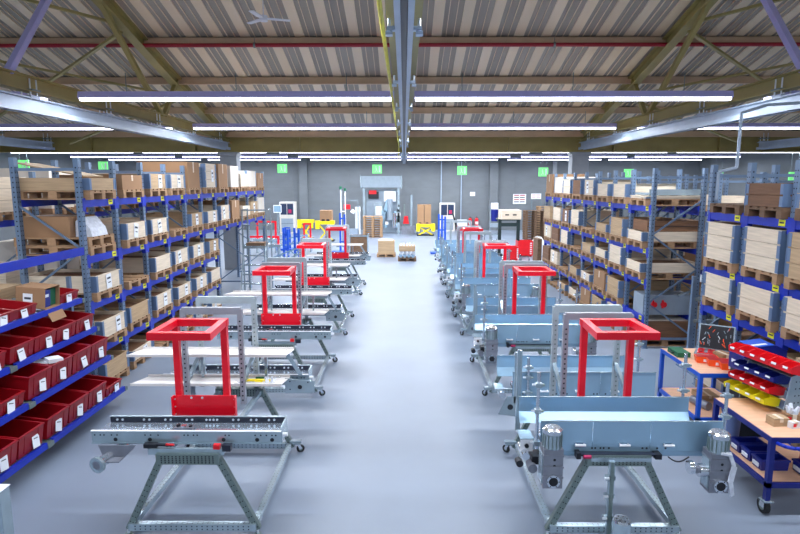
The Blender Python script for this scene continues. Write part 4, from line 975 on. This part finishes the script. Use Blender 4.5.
a,z=at(357,236,25.9); tag(ob('red_case',MB().prism([(-.2,0),(.2,0),(.16,.16),(-.16,.16)],'y',-.1,.1,'bin_bright').path([(-.08,0,.16),(-.07,0,.2),(.07,0,.2),(.08,0,.16)],.015,'bin_bright'),None,(a,26.1,.141)),'small red case inside the brown panelled crate','case')
# red frames of side machines beyond the long rack
for q,(x0,x1,yt,D) in enumerate(((256,276,221,27.5),(247,279,236,25.0),(303,311,223,28.0))):
    a,b,_,zt=span(x0,x1,yt,250,D); r=empty('red_portal',(a,D,0)); w=b-a
    ob('top_rail',MB().bb(0,w,-.05,.05,zt-.08,zt,'red_paint'),r)
    for x in (0,w-.08): ob('post',MB().bb(x,x+.08,-.04,.04,.7,zt-.0805,'red_paint'),r)
    ob('base_frame',MB().bb(-.1,w+.1,-.3,.3,.6,.7,'zinc').bb(0,.06,-.2,.2,0,.6,'zinc').bb(w-.06,w,-.2,.2,0,.6,'zinc'),r)
    tag(r,'red tubular frame on grey base, %s'%['rearmost beyond the long rack','in front of the rearmost beyond long rack','alone between yellow lift tables'][q],'frame')
# platform ladder
r=empty('platform_ladder',(-4.90,17.0,0)); w=.76
for x in (0,w-.04):
    for y in (0,.6): ob('post',MB().bb(x,x+.04,y,y+.04,0,2.6,'zinc'),r)
for z in (2.56,2.1): ob('guard_rail',MB().bb(.04,w-.04,0,.03,z,z+.04,'zinc').bb(0,.03,.04,.6,z,z+.04,'zinc').bb(w-.03,w,.04,.6,z,z+.04,'zinc'),r)
ob('platform',MB().bb(0.04,w-.04,.0,.6,1.42,1.5,'zinc').bb(.1,w-.1,.05,.55,1.5,1.58,'pallet_old'),r)
for k in range(5): ob('step',MB().bb(.05,w-.05,-.08-.1*(4-k),.0-.1*(4-k),.27*(k+.4),.27*(k+.4)+.035,'zinc'),r)
for x in (.04,w-.04): ob('stringer',MB().bar((x,.0,1.45),(x,-.52,0),.03,.06,'zinc'),r)
tag(r,'grey steel platform ladder with guard rail at end of the long rack','ladder')

# fire extinguishers, signs, notices on the back wall
for q,px in enumerate((470,476.5)):
    X,Z=at(px,227,40.8); r=empty('fire_extinguisher',(X,40.85,Z)); ob('cylinder',MB().tube((0,0,0),(0,0,.55),.13,'bin_bright',16).tube((0,0,.55),(0,0,.66),.13,'bin_bright',16,r2=.05),r); ob('valve',MB().tube((0,0,.66),(0,0,.74),.04,'black',8).bar((.02,0,.70),(.16,0,.5),.03,.03,'black').bb(-.1,.1,-.14,-.13,.2,.4,'white'),r)
    tag(r,'red fire extinguisher on the back wall, %s the red cart'%('closer to' if q==0 else 'farther from'),'fire extinguisher')
def notice(x0,x1,y0,y1,label,rows,red=False,name='wall_notice'):
    a,b,zb,zt=span(x0,x1,y0,y1,40.95); r=empty('notice_board',(a,40.95,zb)); w=b-a;h=zt-zb
    ob('board',MB().bb(0,w,0,.03,0,h,'white'),r); m=MB()
    for k in range(rows):
        z=h*(1-(k+.8)/(rows+.6))
        for (p,q) in ((.08,.45),(.52,.9)): m.bb(w*p,w*q,-.004,0,z,z+h*.09,'red_dark' if red or k%2==0 else 'ink')
    ob('print_lines',m,r); tag(r,label,'notice'); return r
notice(513,526,194,204,'large white notice with printed lines on the back wall above pallets',4)
notice(531,541,193.5,199,'smaller white and red notice on the back wall above pallets',2,True)
notice(470,475,192,196,'small white sign high on back wall above fire extinguishers',1,True)
a,b,zb,zt=span(531,541,199,216,40.9); tag(ob('sign_frame',MB().bb(a,a+.05,40.86,40.92,0,zt,'zinc').bb(b-.05,b,40.86,40.92,0,zt,'zinc')),'thin steel frame legs standing beneath the smaller white and red notice','frame')
for px,l in ((441,'near the dark-windowed machine'),(461,'above the red cart')):
    X,_=at(px,200,40.9); tag(ob('wall_conduit',MB().bb(X-.03,X+.03,40.9,40.98,.02,5.9,'crane_grey')),'thin vertical conduit on the back wall '+l,'conduit')
# red cart
a,b,_,zt=span(457,468,220,230,38); r=empty('hand_cart',(a,38,0)); w=b-a; ob('cart_body',MB().bb(0,w,0,.5,.2,zt-.4,'bin_bright').bb(.05,w-.05,.05,.45,zt-.4,zt,'white'),r); ob('handle',MB().bar((0,.1,.3),(-.3,.1,zt+.5),.1,.1,'black'),r)
m=MB(); 
for x in (.1,w-.1): m.tube((x,-.03,.11),(x,.03,.11),.11,'rubber',14)
ob('wheel',m,r); tag(r,'small red cart with white box and black handle by back wall','cart')
# bag stand
a,b,_,zt=span(491,499,203,232,37); r=empty('bag_stand',(a,37,0)); w=b-a; ob('bag',MB().tube((w/2,.2,.9),(w/2,.2,zt-.45),.20,'frame_blue',14,r2=.27),r); ob('paper_box',MB().bb(.05,w-.05,0,.4,zt-.40,zt,'white'),r); ob('stand',MB().bb(-.03,.02,.1,.15,0,zt-.3,'zinc').bb(w-.02,w+.03,.1,.15,0,zt-.3,'zinc').bb(0,w,0,.4,0,.06,'zinc').bb(0,w,.02,.4,.5,.75,'machine_grey'),r); tag(r,'stand with dark blue bag and white box by the back wall column','stand')
# stacker truck
a,b,_,zt=span(498.5,520,220,252,26.5); r=empty('stacker_truck',(a,26.5,0)); w=b-a
for x in (0,w-.14): ob('mast_post',MB().bb(x,x+.14,0,.16,0.03,zt-.02,'dark_green'),r)
ob('crossbeam',MB().bb(.14,w-.14,0.02,.14,zt-.3,zt-.14,'dark_green').bb(.0,w,-.05,.9,zt-.02,zt+.03,'dark_green'),r)
m=MB(); m.bb(0,.14,-.5,.3,.03,.12,'dark_green'); m.bb(w-.14,w,-.5,.3,.03,.12,'dark_green')
for x in (.07,w-.07): m.tube((x-.04,-.4,.05),(x+.04,-.4,.05),.05,'rubber',12)
ob('fork_leg',m,r); tag(r,'dark green stacker portal lifting a pale crate behind trolley row','stacker')
m=MB(); m.bb(.12,w+.05,.0,.85,0,.43,'pine'); 
for q in (.3,.65): m.bb(w*q,w*q+.18,-.003,.0,.18,.24,'hole')
tag(ob('pale_crate',m,None,(a,26.5,zt+.031)),'pale wooden crate raised on the dark green stacker portal','crate')
# pallets at the back
stack(522,545,34,12,'pallet, %s from floor in stack nearer the stacker portal','pallet stacks by the back wall','pallet_old')
stack(535,556,36.5,13,'pallet, %s from floor in stack farther back toward the rack','pallet stacks by the back wall')
# red crates, white sacks
for q,(x0,x1,yt,D,mt,nm,l) in enumerate(((518,533,241,26.0,'bin_bright','red_crate','large red plastic crate behind the red lifting frames near the far rack'),(508,519,247,24.6,'bin_bright','red_crate','small red plastic crate beside the dark green stacker portal'))):
    a,b,_,zt=span(x0,x1,yt,250,D); w=b-a; m=MB(); m.bb(0,w,0,.02,.05,zt,mt); m.bb(0,w,.58,.6,.05,zt,mt); m.bb(0,.02,.02,.58,.05,zt,mt); m.bb(w-.02,w,.02,.58,.05,zt,mt); m.bb(.02,w-.02,.02,.58,.05,.08,mt)
    for k in range(6): m.bb(w*.8,w*.93,-.004,0,.12+k*(zt-.15)/6,.12+k*(zt-.15)/6+.05,'white'); 
    for x in (.05,w-.15): m.bb(x,x+.1,.05,.55,0,.05,mt)
    tag(ob(nm,m,None,(a,D,0)),l,'crate')
X,_=at(539,250,26.5); m=MB()
m.tube((0,0,0),(0,0,.5),.36,'white',12,r2=.40); m.tube((0,0,.5),(0,0,.85),.40,'white',12,r2=.15); tag(ob('white_sack',m,None,(X,26.8,0)),'bulky white sack standing by the end of the far rack','sack')
X,_=at(547,250,22.6); tag(ob('brown_panel',MB().bb(-.08,.08,-.4,.4,0,1.2,'pallet_old'),None,(X-.4,22.6,0)),'brown wooden panel standing upright at the end of the far rack','panel')
# red shelving goods behind the long rack
for q,(x,y,z,w,h) in enumerate(((-9.3,19,3.55,1.6,.5),(-11.0,19,3.3,1.2,.8))):
    pass

# ------------------------------------------------------------------ camera, world, view
cd=bpy.data.cameras.new('camera'); cd.lens=F/800*36; cd.sensor_width=36; cd.clip_end=200
c=bpy.data.objects.new('camera',cd); COL.objects.link(c); c.location=(0,0,H); c.rotation_euler=(math.radians(90-8.5),0,math.atan(4/F)); S.camera=c
w=bpy.data.worlds.new('world'); S.world=w; w.use_nodes=True
bg=w.node_tree.nodes['Background']; sk=w.node_tree.nodes.new('ShaderNodeTexSky'); sk.sky_type='HOSEK_WILKIE'; sk.turbidity=5; sk.sun_direction=(.2,-.3,.93)
mx=w.node_tree.nodes.new('ShaderNodeMix'); mx.data_type='RGBA'; mx.inputs[0].default_value=.75; mx.inputs[7].default_value=(.70,.84,1.0,1)
w.node_tree.links.new(sk.outputs[0],mx.inputs[6]); w.node_tree.links.new(mx.outputs[2],bg.inputs['Color']); bg.inputs['Strength'].default_value=.38
S.view_settings.view_transform='Standard'; S.view_settings.look='None'; S.view_settings.gamma=1; S.view_settings.use_curve_mapping=False
S.view_settings.exposure=0.32
